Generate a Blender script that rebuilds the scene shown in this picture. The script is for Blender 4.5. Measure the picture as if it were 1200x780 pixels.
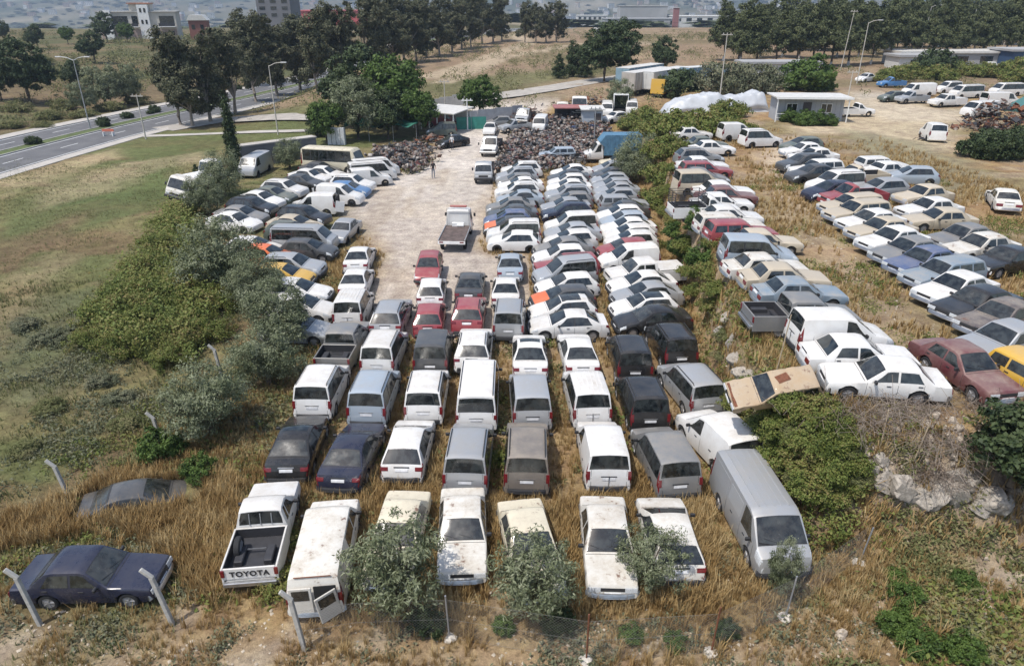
import bpy, bmesh, math, random
import numpy as np
from mathutils import Vector, Matrix
for o in list(bpy.data.objects): bpy.data.objects.remove(o)
scene = bpy.context.scene
R = math.radians
# ------------------------------------------------------------------ camera
CAM_Z, PITCH, FPX = 16.2, R(25.2), 830.0
cam = bpy.data.cameras.new('camera'); cam_o = bpy.data.objects.new('camera', cam)
scene.collection.objects.link(cam_o)
cam_o.location = (0, 0, CAM_Z); cam_o.rotation_euler = (R(90) - PITCH, 0, 0)
cam.sensor_width = 36; cam.lens = FPX / 1200 * 36
cam.clip_start = 0.1; cam.clip_end = 30000
scene.camera = cam_o
# ------------------------------------------------------------------ sky and sun
SUN_EL, SUN_DIR = R(64), Vector((-0.80, -0.60, 0)).normalized()   # horizontal direction towards the sun
world = bpy.data.worlds.new('World'); scene.world = world; world.use_nodes = True
wn = world.node_tree; bgn = wn.nodes['Background']
sky = wn.nodes.new('ShaderNodeTexSky'); sky.sky_type = 'NISHITA'; sky.sun_disc = False
sky.sun_elevation = SUN_EL; sky.sun_rotation = math.atan2(SUN_DIR.x, SUN_DIR.y)
sky.air_density = 1.0; sky.dust_density = 2.0; sky.ozone_density = 1.0
wn.links.new(sky.outputs[0], bgn.inputs[0]); bgn.inputs[1].default_value = 0.14
sl = bpy.data.lights.new('sun', 'SUN'); sl.energy = 3.4; sl.angle = R(0.6); sl.color = (1, 0.955, 0.89)
sun = bpy.data.objects.new('sun', sl); scene.collection.objects.link(sun)
ld = -(SUN_DIR * math.cos(SUN_EL) + Vector((0, 0, math.sin(SUN_EL))))
sun.rotation_euler = ld.to_track_quat('-Z', 'Y').to_euler(); sun.location = (-20, -10, 60)
scene.view_settings.view_transform = 'Standard'; scene.view_settings.look = 'None'
scene.view_settings.exposure = 0.36; scene.view_settings.gamma = 1.0
scene.view_settings.use_curve_mapping = False
scene.render.resolution_x = 1024; scene.render.resolution_y = 665
scene.render.engine = 'CYCLES'
for k_, v_ in dict(max_bounces=5, diffuse_bounces=2, glossy_bounces=2, transmission_bounces=2, transparent_max_bounces=4, volume_bounces=0).items(): setattr(scene.cycles, k_, v_)
COL = scene.collection
HAZE = 0.00026
rng = np.random.default_rng(7)
random.seed(7)

# ------------------------------------------------------------------ helpers
def unproj(px, py, z):
    """photo pixel -> point of the place lying at height z"""
    a, b = (px - 600) / FPX, -(py - 390) / FPX
    d = Vector((a, math.cos(PITCH) + b * math.sin(PITCH), -math.sin(PITCH) + b * math.cos(PITCH)))
    t = (z - CAM_Z) / d.z
    return Vector((d.x * t, d.y * t, z))

def sstep(t):
    t = np.clip(t, 0, 1); return t * t * (3 - 2 * t)

def _hash(ix, iy, seed):
    h = (ix.astype(np.int64) * 374761393 + iy.astype(np.int64) * 668265263 + seed * 1442695041) & 0x7fffffff
    h = ((h ^ (h >> 13)) * 1274126177) & 0x7fffffff
    h = (h ^ (h >> 16)) & 0xffff
    return h / 65535.0

def vnoise(x, y, seed=0):
    ix, iy = np.floor(x), np.floor(y); fx, fy = sstep(x - ix), sstep(y - iy)
    a = _hash(ix, iy, seed); b = _hash(ix + 1, iy, seed); c = _hash(ix, iy + 1, seed); d = _hash(ix + 1, iy + 1, seed)
    return (a + (b - a) * fx) * (1 - fy) + (c + (d - c) * fx) * fy

def fbm(x, y, scale, seed=0, octs=4):
    s, amp, tot = 0, 1.0, 0
    x = np.asarray(x, float) / scale; y = np.asarray(y, float) / scale
    for k in range(octs):
        s = s + amp * vnoise(x * 2**k + 17.3 * k, y * 2**k - 9.1 * k, seed + k); tot += amp; amp *= 0.5
    return s / tot

def in_poly(x, y, poly):
    r = np.zeros(np.shape(x), bool); n = len(poly); j = n - 1
    for i in range(n):
        xi, yi = poly[i]; xj, yj = poly[j]
        c = ((yi > y) != (yj > y)) & (x < (xj - xi) * (y - yi) / ((yj - yi) + 1e-9) + xi)
        r ^= c; j = i
    return r

def seg_dist(x, y, pts):
    best = np.full(np.shape(x), 1e9)
    for (ax, ay), (bx, by) in zip(pts[:-1], pts[1:]):
        dx, dy = bx - ax, by - ay; t = np.clip(((x - ax) * dx + (y - ay) * dy) / (dx * dx + dy * dy + 1e-9), 0, 1)
        best = np.minimum(best, np.hypot(x - ax - t * dx, y - ay - t * dy))
    return best

TER = 3.3   # height of the terrace on the right above the yard
def height(x, y):
    x = np.asarray(x, float); y = np.asarray(y, float)
    # terrace
    xe = np.interp(y, [20, 24, 28, 31, 34, 40, 60, 75, 90, 110, 130], [8.9, 9.1, 9.2, 9.6, 10.2, 10.6, 12.6, 14.2, 18, 24, 30]) + 0.3 * (fbm(x * 0 + 3, y, 5, 5, 2) - .5)
    yf = 17.2 + 0.05 * np.maximum(x - 12, 0) + 1.2 * (fbm(x, y * 0, 4, 9, 2) - .5)
    t = sstep((x - xe) / 1.0) * sstep((y - yf) / 3.6)
    far = sstep((y - 88) / 42)
    z = TER * t
    z = np.maximum(z, 0)
    # right foreground rises a little to the ledge
    z = z + 0.5 * sstep((x - 8) / 6) * (1 - t) * sstep((17.5 - y) / 4) * 0.6
    # ground beyond the yard climbs gently, then the brown bank
    lotfar = far * 3.0 * sstep((x + 42) / 14)
    z = np.maximum(z, lotfar)
    bank = sstep((y - 150 - 0.25 * np.maximum(-x, 0)) / 110) * sstep((x + 45) / 25) * 1.7
    z = z + bank * (0.75 + 0.5 * fbm(x, y, 40, 3, 3))
    # hill at the left beyond the road
    dl = road_x(y) - 18.5 - x
    hill = sstep(dl / 62) * 4.3 * sstep((y - 30) / 60)
    z = z + hill * (0.75 + 0.5 * fbm(x, y, 30, 21, 4))
    # valley and mountains
    z = z - 46 * sstep((y - 285) / 900)
    m = np.clip((y - 1500 - 500 * fbm(x, y * 0, 900, 31, 3)) / 5200, 0, 1)
    z = z + m**0.8 * 330 * (0.35 + 1.1 * fbm(x, y, 1500, 41, 6))
    # small relief, none on the yard and road
    rough = 0.10 * (fbm(x, y, 1.6, 51, 3) - .5) + 0.22 * (fbm(x, y, 7, 61, 2) - .5)
    z = z + rough * ROUGH(x, y)
    return z

def wp(pts, z=0.0):
    return [tuple(unproj(a, b, z)[:2]) for a, b in pts]
LANE = wp([(432,345),(452,300),(425,268),(395,240),(446,214),(505,190),(520,165),(500,152),(530,146),(700,112),(640,140),(600,150),(585,165),(583,190),(577,215),(575,240),(570,262),(560,290),(575,300),(620,296),(622,400),(520,398),(480,395),(430,372)])
ROAD_Y = np.array([-60, 0, 40, 60, 72, 82, 96, 112, 132, 162, 207, 270, 360, 480.]); ROAD_X = np.array([-70, -62, -55, -53.2, -52.3, -51.2, -49.4, -46, -41, -35, -27, -12, 20, 80.])
def road_x(y): return np.interp(y, ROAD_Y, ROAD_X)      # near edge of the dual carriageway
def ROUGH(x, y):
    r = np.where(in_poly(x, y, LANE), 0.12, 1.0)
    dr = road_x(y) - x; r = np.where((dr > -1.5) & (dr < 18.5), 0.0, r)
    cars = (x > -12) & (x < 10.2) & (y > 15) & (y < 80)
    r = np.where(cars, np.minimum(r, 0.25), r)
    cars2 = (x > 10.5) & (x < 36) & (y > 20) & (y < 80)
    return np.where(cars2, np.minimum(r, 0.3), r)
def ground(x, y): return float(height(np.array([x]), np.array([y]))[0])
def gpt(px, py, guess=0.0, up=0.0):
    """photo pixel -> point on the ground (plus height up above it)"""
    z = guess
    for _ in range(9):
        p = unproj(px, py, z + up); z = 0.5 * z + 0.5 * ground(p.x, p.y)
    p = unproj(px, py, z + up); return Vector((p.x, p.y, ground(p.x, p.y)))

# ---- mesh helpers
def mesh_np(name, verts, faces, smooth=False, mats=(), mat_idx=None):
    """fast mesh from numpy arrays; faces is (n,3) or (n,4)"""
    me = bpy.data.meshes.new(name)
    verts = np.asarray(verts, np.float32); faces = np.asarray(faces, np.int32); k = faces.shape[1]
    me.vertices.add(len(verts)); me.vertices.foreach_set('co', verts.ravel())
    me.loops.add(faces.size); me.loops.foreach_set('vertex_index', faces.ravel())
    me.polygons.add(len(faces)); me.polygons.foreach_set('loop_start', np.arange(0, faces.size, k, dtype=np.int32))
    if smooth: me.polygons.foreach_set('use_smooth', np.ones(len(faces), bool))
    if mat_idx is not None: me.polygons.foreach_set('material_index', np.asarray(mat_idx, np.int32))
    for m in mats: me.materials.append(m)
    me.update(calc_edges=True); return me

class MB:
    """collects simple solids; .mesh() gives ONE mesh"""
    def __init__(s): s.v, s.f, s.m = [], [], []
    def add(s, vs, fs, mi=0):
        b = len(s.v); s.v += [tuple(v) for v in vs]; s.f += [tuple(b + i for i in f) for f in fs]; s.m += [mi] * len(fs); return s
    def box(s, c, d, rz=0, mi=0, rx=0, ry=0):
        M = Matrix.Rotation(rz, 3, 'Z') @ Matrix.Rotation(ry, 3, 'Y') @ Matrix.Rotation(rx, 3, 'X'); c = Vector(c); h = [x / 2 for x in d]
        vs = [c + M @ Vector((sx * h[0], sy * h[1], sz * h[2])) for sz in (-1, 1) for sx, sy in ((-1,-1),(1,-1),(1,1),(-1,1))]
        return s.add(vs, [(3,2,1,0),(4,5,6,7),(0,1,5,4),(1,2,6,5),(2,3,7,6),(3,0,4,7)], mi)
    def tube(s, pts, r, n=6, mi=0, cap=True):
        pts = [Vector(p) for p in pts]; rs = r if isinstance(r, (list, tuple)) else [r] * len(pts); vs, fs = [], []
        for i, p in enumerate(pts):
            t = (pts[min(i+1, len(pts)-1)] - pts[max(i-1, 0)]).normalized()
            a = t.cross(Vector((0,0,1)));  a = t.cross(Vector((1,0,0))) if a.length < 1e-3 else a
            a.normalize(); b = t.cross(a)
            for k in range(n):
                w = 2 * math.pi * k / n; vs.append(p + (a * math.cos(w) + b * math.sin(w)) * rs[i])
        for i in range(len(pts) - 1):
            for k in range(n): fs.append((i*n+k, i*n+(k+1) % n, (i+1)*n+(k+1) % n, (i+1)*n+k))
        if cap: fs.append(tuple(range(n))); fs.append(tuple(range((len(pts)-1)*n, len(pts)*n))[::-1])
        return s.add(vs, fs, mi)
    def cyl(s, c, axis, r, h, n=16, mi=0, r2=None):
        c = Vector(c); a = Vector(axis).normalized() * h / 2
        return s.tube([c - a, c + a], [r, r if r2 is None else r2], n, mi)
    def prism(s, poly, y0, y1, mi=0, axis='y'):
        n = len(poly); mk = {'y': lambda p, t: (p[0], t, p[1]), 'x': lambda p, t: (t, p[0], p[1]), 'z': lambda p, t: (p[0], p[1], t)}[axis]
        vs = [mk(p, y0) for p in poly] + [mk(p, y1) for p in poly]
        fs = [tuple(range(n))[::-1], tuple(range(n, 2*n))] + [(i, (i+1) % n, n+(i+1) % n, n+i) for i in range(n)]
        return s.add(vs, fs, mi)
    def mesh(s, name, *mats, smooth=None, bevel=0):
        me = bpy.data.meshes.new(name); me.from_pydata(s.v, [], s.f)
        bm = bmesh.new(); bm.from_mesh(me)
        for f, mi in zip(bm.faces, s.m): f.material_index = mi
        if bevel: bmesh.ops.bevel(bm, geom=[e for e in bm.edges if len(e.link_faces) == 2 and e.calc_face_angle(0) > 0.5], offset=bevel, segments=1, affect='EDGES', clamp_overlap=True)
        bmesh.ops.recalc_face_normals(bm, faces=bm.faces); bm.to_mesh(me); bm.free()
        for m in mats: me.materials.append(m)
        if smooth is not None:
            me.polygons.foreach_set('use_smooth', [True] * len(me.polygons)); me.set_sharp_from_angle(angle=R(smooth))
        return me

def link(name, data, parent=None, loc=None, rot=None, scale=None):
    o = bpy.data.objects.new(name, data); COL.objects.link(o)
    if parent is not None: o.parent = parent
    if loc is not None: o.location = loc
    if rot is not None: o.rotation_euler = rot
    if scale is not None: o.scale = (scale,) * 3 if isinstance(scale, (int, float)) else scale
    return o
def tag(o, label, cat, group=None):
    o['label'] = label; o['category'] = cat
    if group: o['group'] = group
    return o
def thing(name, label, cat, loc=(0,0,0), rz=0, group=None):
    o = link(name, None, None, loc, (0, 0, rz)); o.empty_display_size = 0.3; return tag(o, label, cat, group)
def kind(o, k): o['kind'] = k; return o

# ------------------------------------------------------------------ materials
MATS = {}
def nodes_of(name):
    m = bpy.data.materials.new(name); m.use_nodes = True; nt = m.node_tree
    return m, nt, nt.nodes['Principled BSDF'], nt.nodes, nt.links
def setp(b, **k):
    for a, v in k.items():
        a = {'rough': 'Roughness', 'metal': 'Metallic', 'coat': 'Coat Weight', 'spec': 'Specular IOR Level', 'trans': 'Transmission Weight', 'alpha': 'Alpha'}[a]
        if a in b.inputs: b.inputs[a].default_value = v
def ramp(nt, fac, stops):
    r = nt.nodes.new('ShaderNodeValToRGB'); e = r.color_ramp.elements
    while len(e) > 1: e.remove(e[0])
    e[0].position = stops[0][0]; e[0].color = (*stops[0][1], 1)
    for p, c in stops[1:]:
        q = e.new(p); q.color = (*c, 1)
    nt.links.new(fac, r.inputs[0]); return r.outputs[0]
def noise(nt, scale, detail=4, rough=.6, coord='Object', vec=None):
    n = nt.nodes.new('ShaderNodeTexNoise'); n.inputs['Scale'].default_value = scale; n.inputs['Detail'].default_value = detail; n.inputs['Roughness'].default_value = rough
    if vec is None:
        t = nt.nodes.new('ShaderNodeTexCoord'); vec = t.outputs[coord]
    nt.links.new(vec, n.inputs['Vector']); return n.outputs['Fac']
def mixc(nt, fac, a, b, mode='MIX'):
    m = nt.nodes.new('ShaderNodeMix'); m.data_type = 'RGBA'; m.blend_type = mode
    for s, v in ((m.inputs[0], fac), (m.inputs[6], a), (m.inputs[7], b)):
        if hasattr(v, 'is_output'): nt.links.new(v, s)
        elif isinstance(v, (tuple, list)): s.default_value = (*v, 1)
        else: s.default_value = v
    return m.outputs[2]
def math_n(nt, op, a, b=None, clamp=False):
    m = nt.nodes.new('ShaderNodeMath'); m.operation = op; m.use_clamp = clamp
    for s, v in zip(m.inputs, (a, b)):
        if v is None: continue
        if hasattr(v, 'is_output'): nt.links.new(v, s)
        else: s.default_value = v
    return m.outputs[0]
def madd(nt, a, mul, add):
    m = nt.nodes.new('ShaderNodeMath'); m.operation = 'MULTIPLY_ADD'; nt.links.new(a, m.inputs[0]); m.inputs[1].default_value = mul; m.inputs[2].default_value = add
    return m.outputs[0]
def bumpn(nt, b, h, strength=.3, dist=.02):
    n = nt.nodes.new('ShaderNodeBump'); n.inputs['Strength'].default_value = strength; n.inputs['Distance'].default_value = dist
    nt.links.new(h, n.inputs['Height']); nt.links.new(n.outputs[0], b.inputs['Normal'])
def simple(name, col, rough=.6, metal=0, var=.15, scale=6, bump=0, **k):
    """plain procedural material: colour with a little grain"""
    if name in MATS: return MATS[name]
    m, nt, b, N, Lk = nodes_of(name)
    f = noise(nt, scale); lo = tuple(c * (1 - var) for c in col); hi = tuple(min(1, c * (1 + var)) for c in col)
    Lk.new(ramp(nt, f, [(.3, lo), (.7, hi)]), b.inputs['Base Color']); setp(b, rough=rough, metal=metal, **k)
    if bump: bumpn(nt, b, noise(nt, scale * 4), bump)
    MATS[name] = m; return m
def paint(name, col, dust=.22, rough=.28, flake=0.0, rust=0.0):
    """car paint under road dust; old paint has rust blotches"""
    key = 'paint_' + name
    if key in MATS: return MATS[key]
    m, nt, b, N, Lk = nodes_of(key)
    oi = N.new('ShaderNodeObjectInfo'); tc = N.new('ShaderNodeTexCoord')
    va = N.new('ShaderNodeVectorMath'); va.operation = 'ADD'; Lk.new(tc.outputs['Object'], va.inputs[0])
    vm = N.new('ShaderNodeVectorMath'); vm.operation = 'SCALE'; vm.inputs[0].default_value = (37, 53, 71); Lk.new(oi.outputs['Random'], vm.inputs[3]); Lk.new(vm.outputs[0], va.inputs[1])
    f1 = noise(nt, 1.3, 5, .65, vec=va.outputs[0]); f2 = noise(nt, 9, 4, .7, vec=va.outputs[0])
    geo = N.new('ShaderNodeNewGeometry'); sx = N.new('ShaderNodeSeparateXYZ'); Lk.new(geo.outputs['Normal'], sx.inputs[0])
    up = madd(nt, sx.outputs[2], .5, .5)
    dd = math_n(nt, 'MULTIPLY', math_n(nt, 'MULTIPLY', madd(nt, f1, 2.2, -.45), madd(nt, f2, 1.4, .3)), math_n(nt, 'MULTIPLY', up, dust * 1.9), True)
    br = madd(nt, oi.outputs['Random'], .18, .91)
    c = N.new('ShaderNodeVectorMath'); c.operation = 'SCALE'; c.inputs[0].default_value = col; Lk.new(br, c.inputs[3])
    out = mixc(nt, dd, c.outputs[0], (.42, .36, .28))
    if rust:
        rm = ramp(nt, noise(nt, 2.6, 6, .72, vec=va.outputs[0]), [(.63 - rust * .1, (0,0,0)), (.67, (1,1,1))])
        out = mixc(nt, math_n(nt, 'MULTIPLY', rm, .85), out, (.13, .055, .03))
    Lk.new(out, b.inputs['Base Color']); setp(b, rough=rough, coat=.35, metal=flake)
    Lk.new(madd(nt, dd, .5, rough), b.inputs['Roughness'])
    MATS[key] = m; return m
PAINT = dict(
    white=paint('white', (.78,.78,.765), .30), oldwhite=paint('oldwhite', (.74,.73,.68), .42, .42, rust=.35), cream=paint('cream', (.70,.64,.48), .3, .45, rust=.45),
    beige=paint('beige', (.50,.43,.32), .28, .42), tan=paint('tan', (.40,.275,.15), .4, .55, rust=.6), silver=paint('silver', (.42,.44,.46), .2, .3, .35),
    paleblue=paint('paleblue', (.36,.43,.50), .2, .3, .2), grey=paint('grey', (.19,.20,.21), .25, .32, .25), brown=paint('brown', (.20,.175,.155), .28, .35, .25),
    darkgrey=paint('darkgrey', (.045,.05,.056), .10, .26, .1), black=paint('black', (.010,.011,.013), .05, .2), navy=paint('navy', (.007,.012,.036), .05, .25),
    blue=paint('blue', (.03,.075,.20), .22, .35), skyblue=paint('skyblue', (.02,.17,.42), .2, .4), dustblue=paint('dustblue', (.14,.22,.30), .3, .45), red=paint('red', (.26,.018,.035), .16, .28),
    maroon=paint('maroon', (.12,.02,.03), .22, .4), yellow=paint('yellow', (.62,.36,.025), .2, .4), orange=paint('orange', (.70,.13,.02), .12, .4),
    green=paint('green', (.035,.07,.065), .22, .35), plum=paint('plum', (.035,.027,.04), .3, .45, rust=.3))
def glassmat():
    """dark tinted glass under a patchy film of dust, different on every pane"""
    m, nt, b, N, Lk = nodes_of('car_glass'); oi = N.new('ShaderNodeObjectInfo'); tc = N.new('ShaderNodeTexCoord'); va = N.new('ShaderNodeVectorMath'); va.operation = 'ADD'; Lk.new(tc.outputs['Object'], va.inputs[0])
    vm = N.new('ShaderNodeVectorMath'); vm.operation = 'SCALE'; vm.inputs[0].default_value = (31, 47, 13); Lk.new(oi.outputs['Random'], vm.inputs[3]); Lk.new(vm.outputs[0], va.inputs[1])
    f = noise(nt, 1.7, 5, .65, vec=va.outputs[0]); base = ramp(nt, noise(nt, 3.5, 2, .5, vec=va.outputs[0]), [(.38, (.004,.006,.007)), (.62, (.030,.036,.036))])
    am = madd(nt, oi.outputs['Random'], .6, -.1); dd = math_n(nt, 'MULTIPLY', madd(nt, f, 2.6, -.85), am, True)
    Lk.new(mixc(nt, dd, base, (.115, .107, .09)), b.inputs['Base Color']); Lk.new(madd(nt, dd, .7, .04), b.inputs['Roughness']); setp(b, spec=.9); return m
GLASS = glassmat()
RUBBER = simple('tyre_rubber', (.02,.02,.021), .85); RIM = simple('wheel_rim', (.38,.38,.39), .4, .5); TRIM = simple('black_plastic_trim', (.025,.025,.027), .6)
REDL = simple('red_lamp_lens', (.15,.012,.016), .15, var=.25, scale=20, coat=.5); CLEARL = simple('clear_lamp_lens', (.52,.54,.55), .12, var=.25, scale=25, coat=.6)
CHROME = simple('chrome_bumper', (.45,.45,.45), .28, .8); PLATE = simple('number_plate_white', (.70,.70,.70), .5); SEAM = simple('panel_gap', (.02,.02,.02), .9)
STEEL = simple('galvanised_steel', (.38,.39,.40), .45, .5); DARKMETAL = simple('dark_metal', (.05,.05,.055), .6, .3); RUST = simple('rusty_metal', (.16,.06,.03), .85, 0, .4, 9, .3)
CONC = simple('concrete', (.40,.39,.36), .9, 0, .2, 5, .3); WHITEP = simple('white_paint', (.78,.78,.76), .55, 0, .08, 3)
# ------------------------------------------------------------------ the ground: one sheet out to the mountains
def spread(lo, hi, step, end0, end1, g=1.085):
    a = list(np.arange(lo, hi + 1e-6, step)); s = step
    while a[-1] < end1: s *= g; a.append(a[-1] + s)
    s = step
    while a[0] > end0: s *= g; a.insert(0, a[0] - s)
    return np.array(a)
gx = spread(-40, 42, .45, -9000, 9000, 1.09); gy = spread(9, 78, .45, -60, 9500, 1.055)
GX, GY = np.meshgrid(gx, gy); GZ = height(GX, GY)
nx, ny = len(gx), len(gy)
def ground(x, y):
    """height of the sheet itself (bilinear)"""
    i = min(max(int(np.searchsorted(gx, x)) - 1, 0), nx - 2); j = min(max(int(np.searchsorted(gy, y)) - 1, 0), ny - 2)
    u = (x - gx[i]) / (gx[i+1] - gx[i]); v = (y - gy[j]) / (gy[j+1] - gy[j])
    return float((GZ[j, i]*(1-u) + GZ[j, i+1]*u)*(1-v) + (GZ[j+1, i]*(1-u) + GZ[j+1, i+1]*u)*v)
idx = np.arange(nx * ny).reshape(ny, nx)
gf = np.stack([idx[:-1, :-1], idx[:-1, 1:], idx[1:, 1:], idx[1:, :-1]], -1).reshape(-1, 4)

def ground_colour(x, y, z):
    """base colour of soil and cover (not of light)"""
    c = np.zeros(x.shape + (3,))
    def put(mask, col):
        m = np.clip(mask, 0, 1)[..., None]; c[:] = c * (1 - m) + np.array(col) * m
    def soft(poly, z0=0.0, amp=1.6, sc=3.0, w=.9):
        # polygon in photo pixels with a ragged edge
        P = wp(poly, z0); dx = (fbm(x, y, sc, 71) - .5) * amp * 2; dy = (fbm(x, y, sc, 81) - .5) * amp * 2
        m = in_poly(x + dx, y + dy, P).astype(float); d = seg_dist(x + dx, y + dy, P + [P[0]])
        return np.where(m > 0, np.clip(.5 + d / w * .5, 0, 1), np.clip(.5 - d / w * .5, 0, 1))
    n1, n2, n3 = fbm(x, y, 9, 101), fbm(x, y, 2.6, 111), fbm(x, y, 30, 121)
    c[:] = (.285, .192, .095)                                             # dry grass
    put(sstep((n2 - .50) / .15) * .7, (.185, .132, .060))
    put(sstep((n1 - .52) / .12) * .55, (.30, .22, .135))
    left = sstep((-9.5 - x + 2.5 * (n1 - .5)) / 3)                        # field on the left: greener
    put(left * .88, (.175, .158, .075))
    put(left * sstep((n1 - .46) / .10) * .75, (.105, .125, .047))
    put(left * sstep((n2 - .54) / .08) * .5, (.215, .165, .095))
    put(left * sstep((fbm(x, y, 5, 131) - .56) / .06) * .6, (.17, .115, .065))
    for poly, col, a in (
        ([(0,235),(110,215),(200,190),(215,235),(130,262),(0,300)], (.095,.122,.046), .75),
        ([(0,285),(60,262),(110,250),(90,275),(0,325)], (.17,.115,.07), .7),
        ([(0,325),(70,300),(80,320),(30,370),(0,395)], (.30,.24,.14), .45),
        ([(0,390),(60,345),(150,330),(160,400),(70,470),(0,480)], (.115,.122,.068), .75),
        ([(60,215),(130,195),(205,182),(245,176),(240,190),(200,196),(120,225),(40,250)], (.36,.29,.18), .55),
        ([(0,212),(80,190),(140,173),(150,180),(60,212),(0,228)], (.42,.33,.20), .65),
        ([(150,158),(330,145),(372,150),(372,166),(280,170),(150,190)], (.105,.122,.048), .6),
        ([(240,140),(372,133),(375,143),(150,154)], (.105,.118,.05), .65),
        ([(195,150),(255,134),(310,137),(300,146),(200,152)], (.15,.10,.06), .85),
        ([(270,480),(320,430),(345,480),(330,560),(280,560),(240,540)], (.33,.235,.145), .7)):
        put(soft(poly) * a * (.6 + .7 * n2), col)
    # bare strip in the foreground outside the fence
    put(soft([(-100,800),(0,745),(150,735),(300,748),(430,770),(530,752),(690,760),(830,775),(900,740),(960,690),(1040,655),(1200,662),(1300,670),(1300,690),(1100,690),(1010,720),(980,800)], 0, .9, 1.5, .8) * (.45 + .75 * n2), (.36, .275, .185))
    put(soft([(1000,675),(1200,655),(1210,690),(1000,700)], .2, .5, 1.2, .6) * .7, (.45, .39, .31))
    put(sstep((fbm(x, y, 1.2, 141) - .60) / .06) * sstep((17.5 - y) / 3) * .6, (.42, .35, .26))
    # yard: pale compacted dirt
    lane = soft([(420,362),(446,330),(455,300),(428,268),(400,240),(446,214),(505,190),(520,168),(500,150),(530,142),(640,120),(700,112),(640,140),(600,152),(587,168),(585,195),(578,215),(576,240),(570,262),(565,290),(580,300),(622,300),(630,400),(600,402),(520,402),(470,400),(430,380)], 0, .8, 2.0, 1.2)
    put(lane, (.46, .395, .335)); put(lane * sstep((y - 52) / 22) * .85, (.54, .485, .425))
    put(lane * sstep((fbm(x, y * .45, 2.2, 151) - .52) / .08) * .35, (.52, .44, .34)); put(lane * sstep((fbm(x * 1.3, y * .3, 3, 161) - .56) / .06) * .4, (.34, .265, .19))
    # ground under the rows of cars: trampled straw
    rows = ((x > -12) & (x < 9.5) & (y > 17) & (y < 42)).astype(float)
    put(rows * (1 - lane) * .55 * sstep((n2 - .4) / .2), (.29, .21, .115))
    # terrace
    ter = sstep((z - 2.4) / .6) * sstep((110 - y) / 10) * (x > 8)
    put(ter * .75, (.30, .20, .108)); put(ter * sstep((n1 - .48) / .1) * .6, (.185, .165, .085)); put(ter * sstep((n2 - .55) / .08) * .6, (.34, .26, .18))
    T = TER
    for poly, col, a in (([(893,175),(925,168),(935,225),(965,262),(1015,310),(1085,368),(1060,400),(1000,352),(930,292),(905,240)], (.37,.28,.20), .45),
        ([(888,168),(930,160),(925,215),(905,225)], (.45,.37,.28), .8),
        ([(925,145),(1000,118),(1060,126),(1120,140),(1120,170),(1075,180),(1000,158),(940,158)], (.47,.385,.265), .85),
        ([(985,150),(1075,165),(1140,190),(1180,240),(1120,235),(1060,205),(1010,180)], (.24,.215,.135), .8),
        ([(985,105),(1025,100),(1075,122),(1095,128),(1130,128),(1130,142),(1040,142),(1010,125)], (.46,.385,.285), .95),
        ([(985,92),(1010,92),(1045,112),(1000,118)], (.42,.37,.30), .9),
        ([(1000,350),(1080,380),(1060,420),(980,400)], (.30,.22,.14), .6)):
        put(soft(poly, T, 1.2, 3.0, 1.2) * a, col)
    # steep bank: stony soil
    slope = np.clip((z - .3) / 1.0, 0, 1) * np.clip((3.1 - z) / .8, 0, 1) * (x > 8) * (y < 85)
    put(slope * .7, (.26, .19, .125)); put(slope * sstep((n2 - .52) / .1) * .6, (.40, .33, .26))
    # beyond the yard
    far = sstep((y - 108) / 14) * sstep((x - road_x(y) - 1) / 3)
    put(far, (.245, .175, .115)); put(far * sstep((n1 - .47) / .12) * .6, (.30, .225, .145)); put(far * sstep((fbm(x, y, 16, 171) - .55) / .08) * .6, (.14, .12, .06))
    put(far * soft([(480,112),(700,88),(720,97),(600,118),(480,135)], 1, 2, 6, 3) * .8, (.12, .125, .055))
    for k, w in ((0, 2.2), (1, 1.6)):   # tracks over the bank
        pts = wp([[(500,95),(560,76),(620,58),(600,48),(640,46)], [(520,100),(590,72),(680,60),(850,58)]][k], 2.5)
        put(sstep((w + 1.0 - seg_dist(x, y, pts)) / 1.2) * .8, (.40, .32, .225))
    # hill left of the road
    hl = sstep((road_x(y) - 17.5 - x) / 2) * sstep((700 - y) / 100)
    put(hl, (.145, .122, .065)); put(hl * sstep((n1 - .45) / .1) * .75, (.080, .092, .040)); put(hl * sstep((fbm(x, y, 14, 181) - .52) / .08) * .6, (.20, .135, .085))
    # valley and mountains
    vl = sstep((y - 330) / 120); put(vl, (.17, .150, .09)); put(vl * sstep((fbm(x, y, 160, 191, 5) - .48) / .08) * .8, (.05, .062, .032)); put(vl * sstep((fbm(x, y, 90, 201, 4) - .60) / .05) * .8, (.34, .28, .20))
    mt = sstep((y - 1700) / 600); put(mt, (.055, .062, .036)); put(mt * sstep((fbm(x, y, 300, 211, 5) - .54) / .06) * .7, (.16, .135, .09)); put(mt * sstep((fbm(x, y, 120, 221, 5) - .62) / .04) * .7, (.32, .28, .22))
    return c
GC = ground_colour(GX, GY, GZ)

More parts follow.
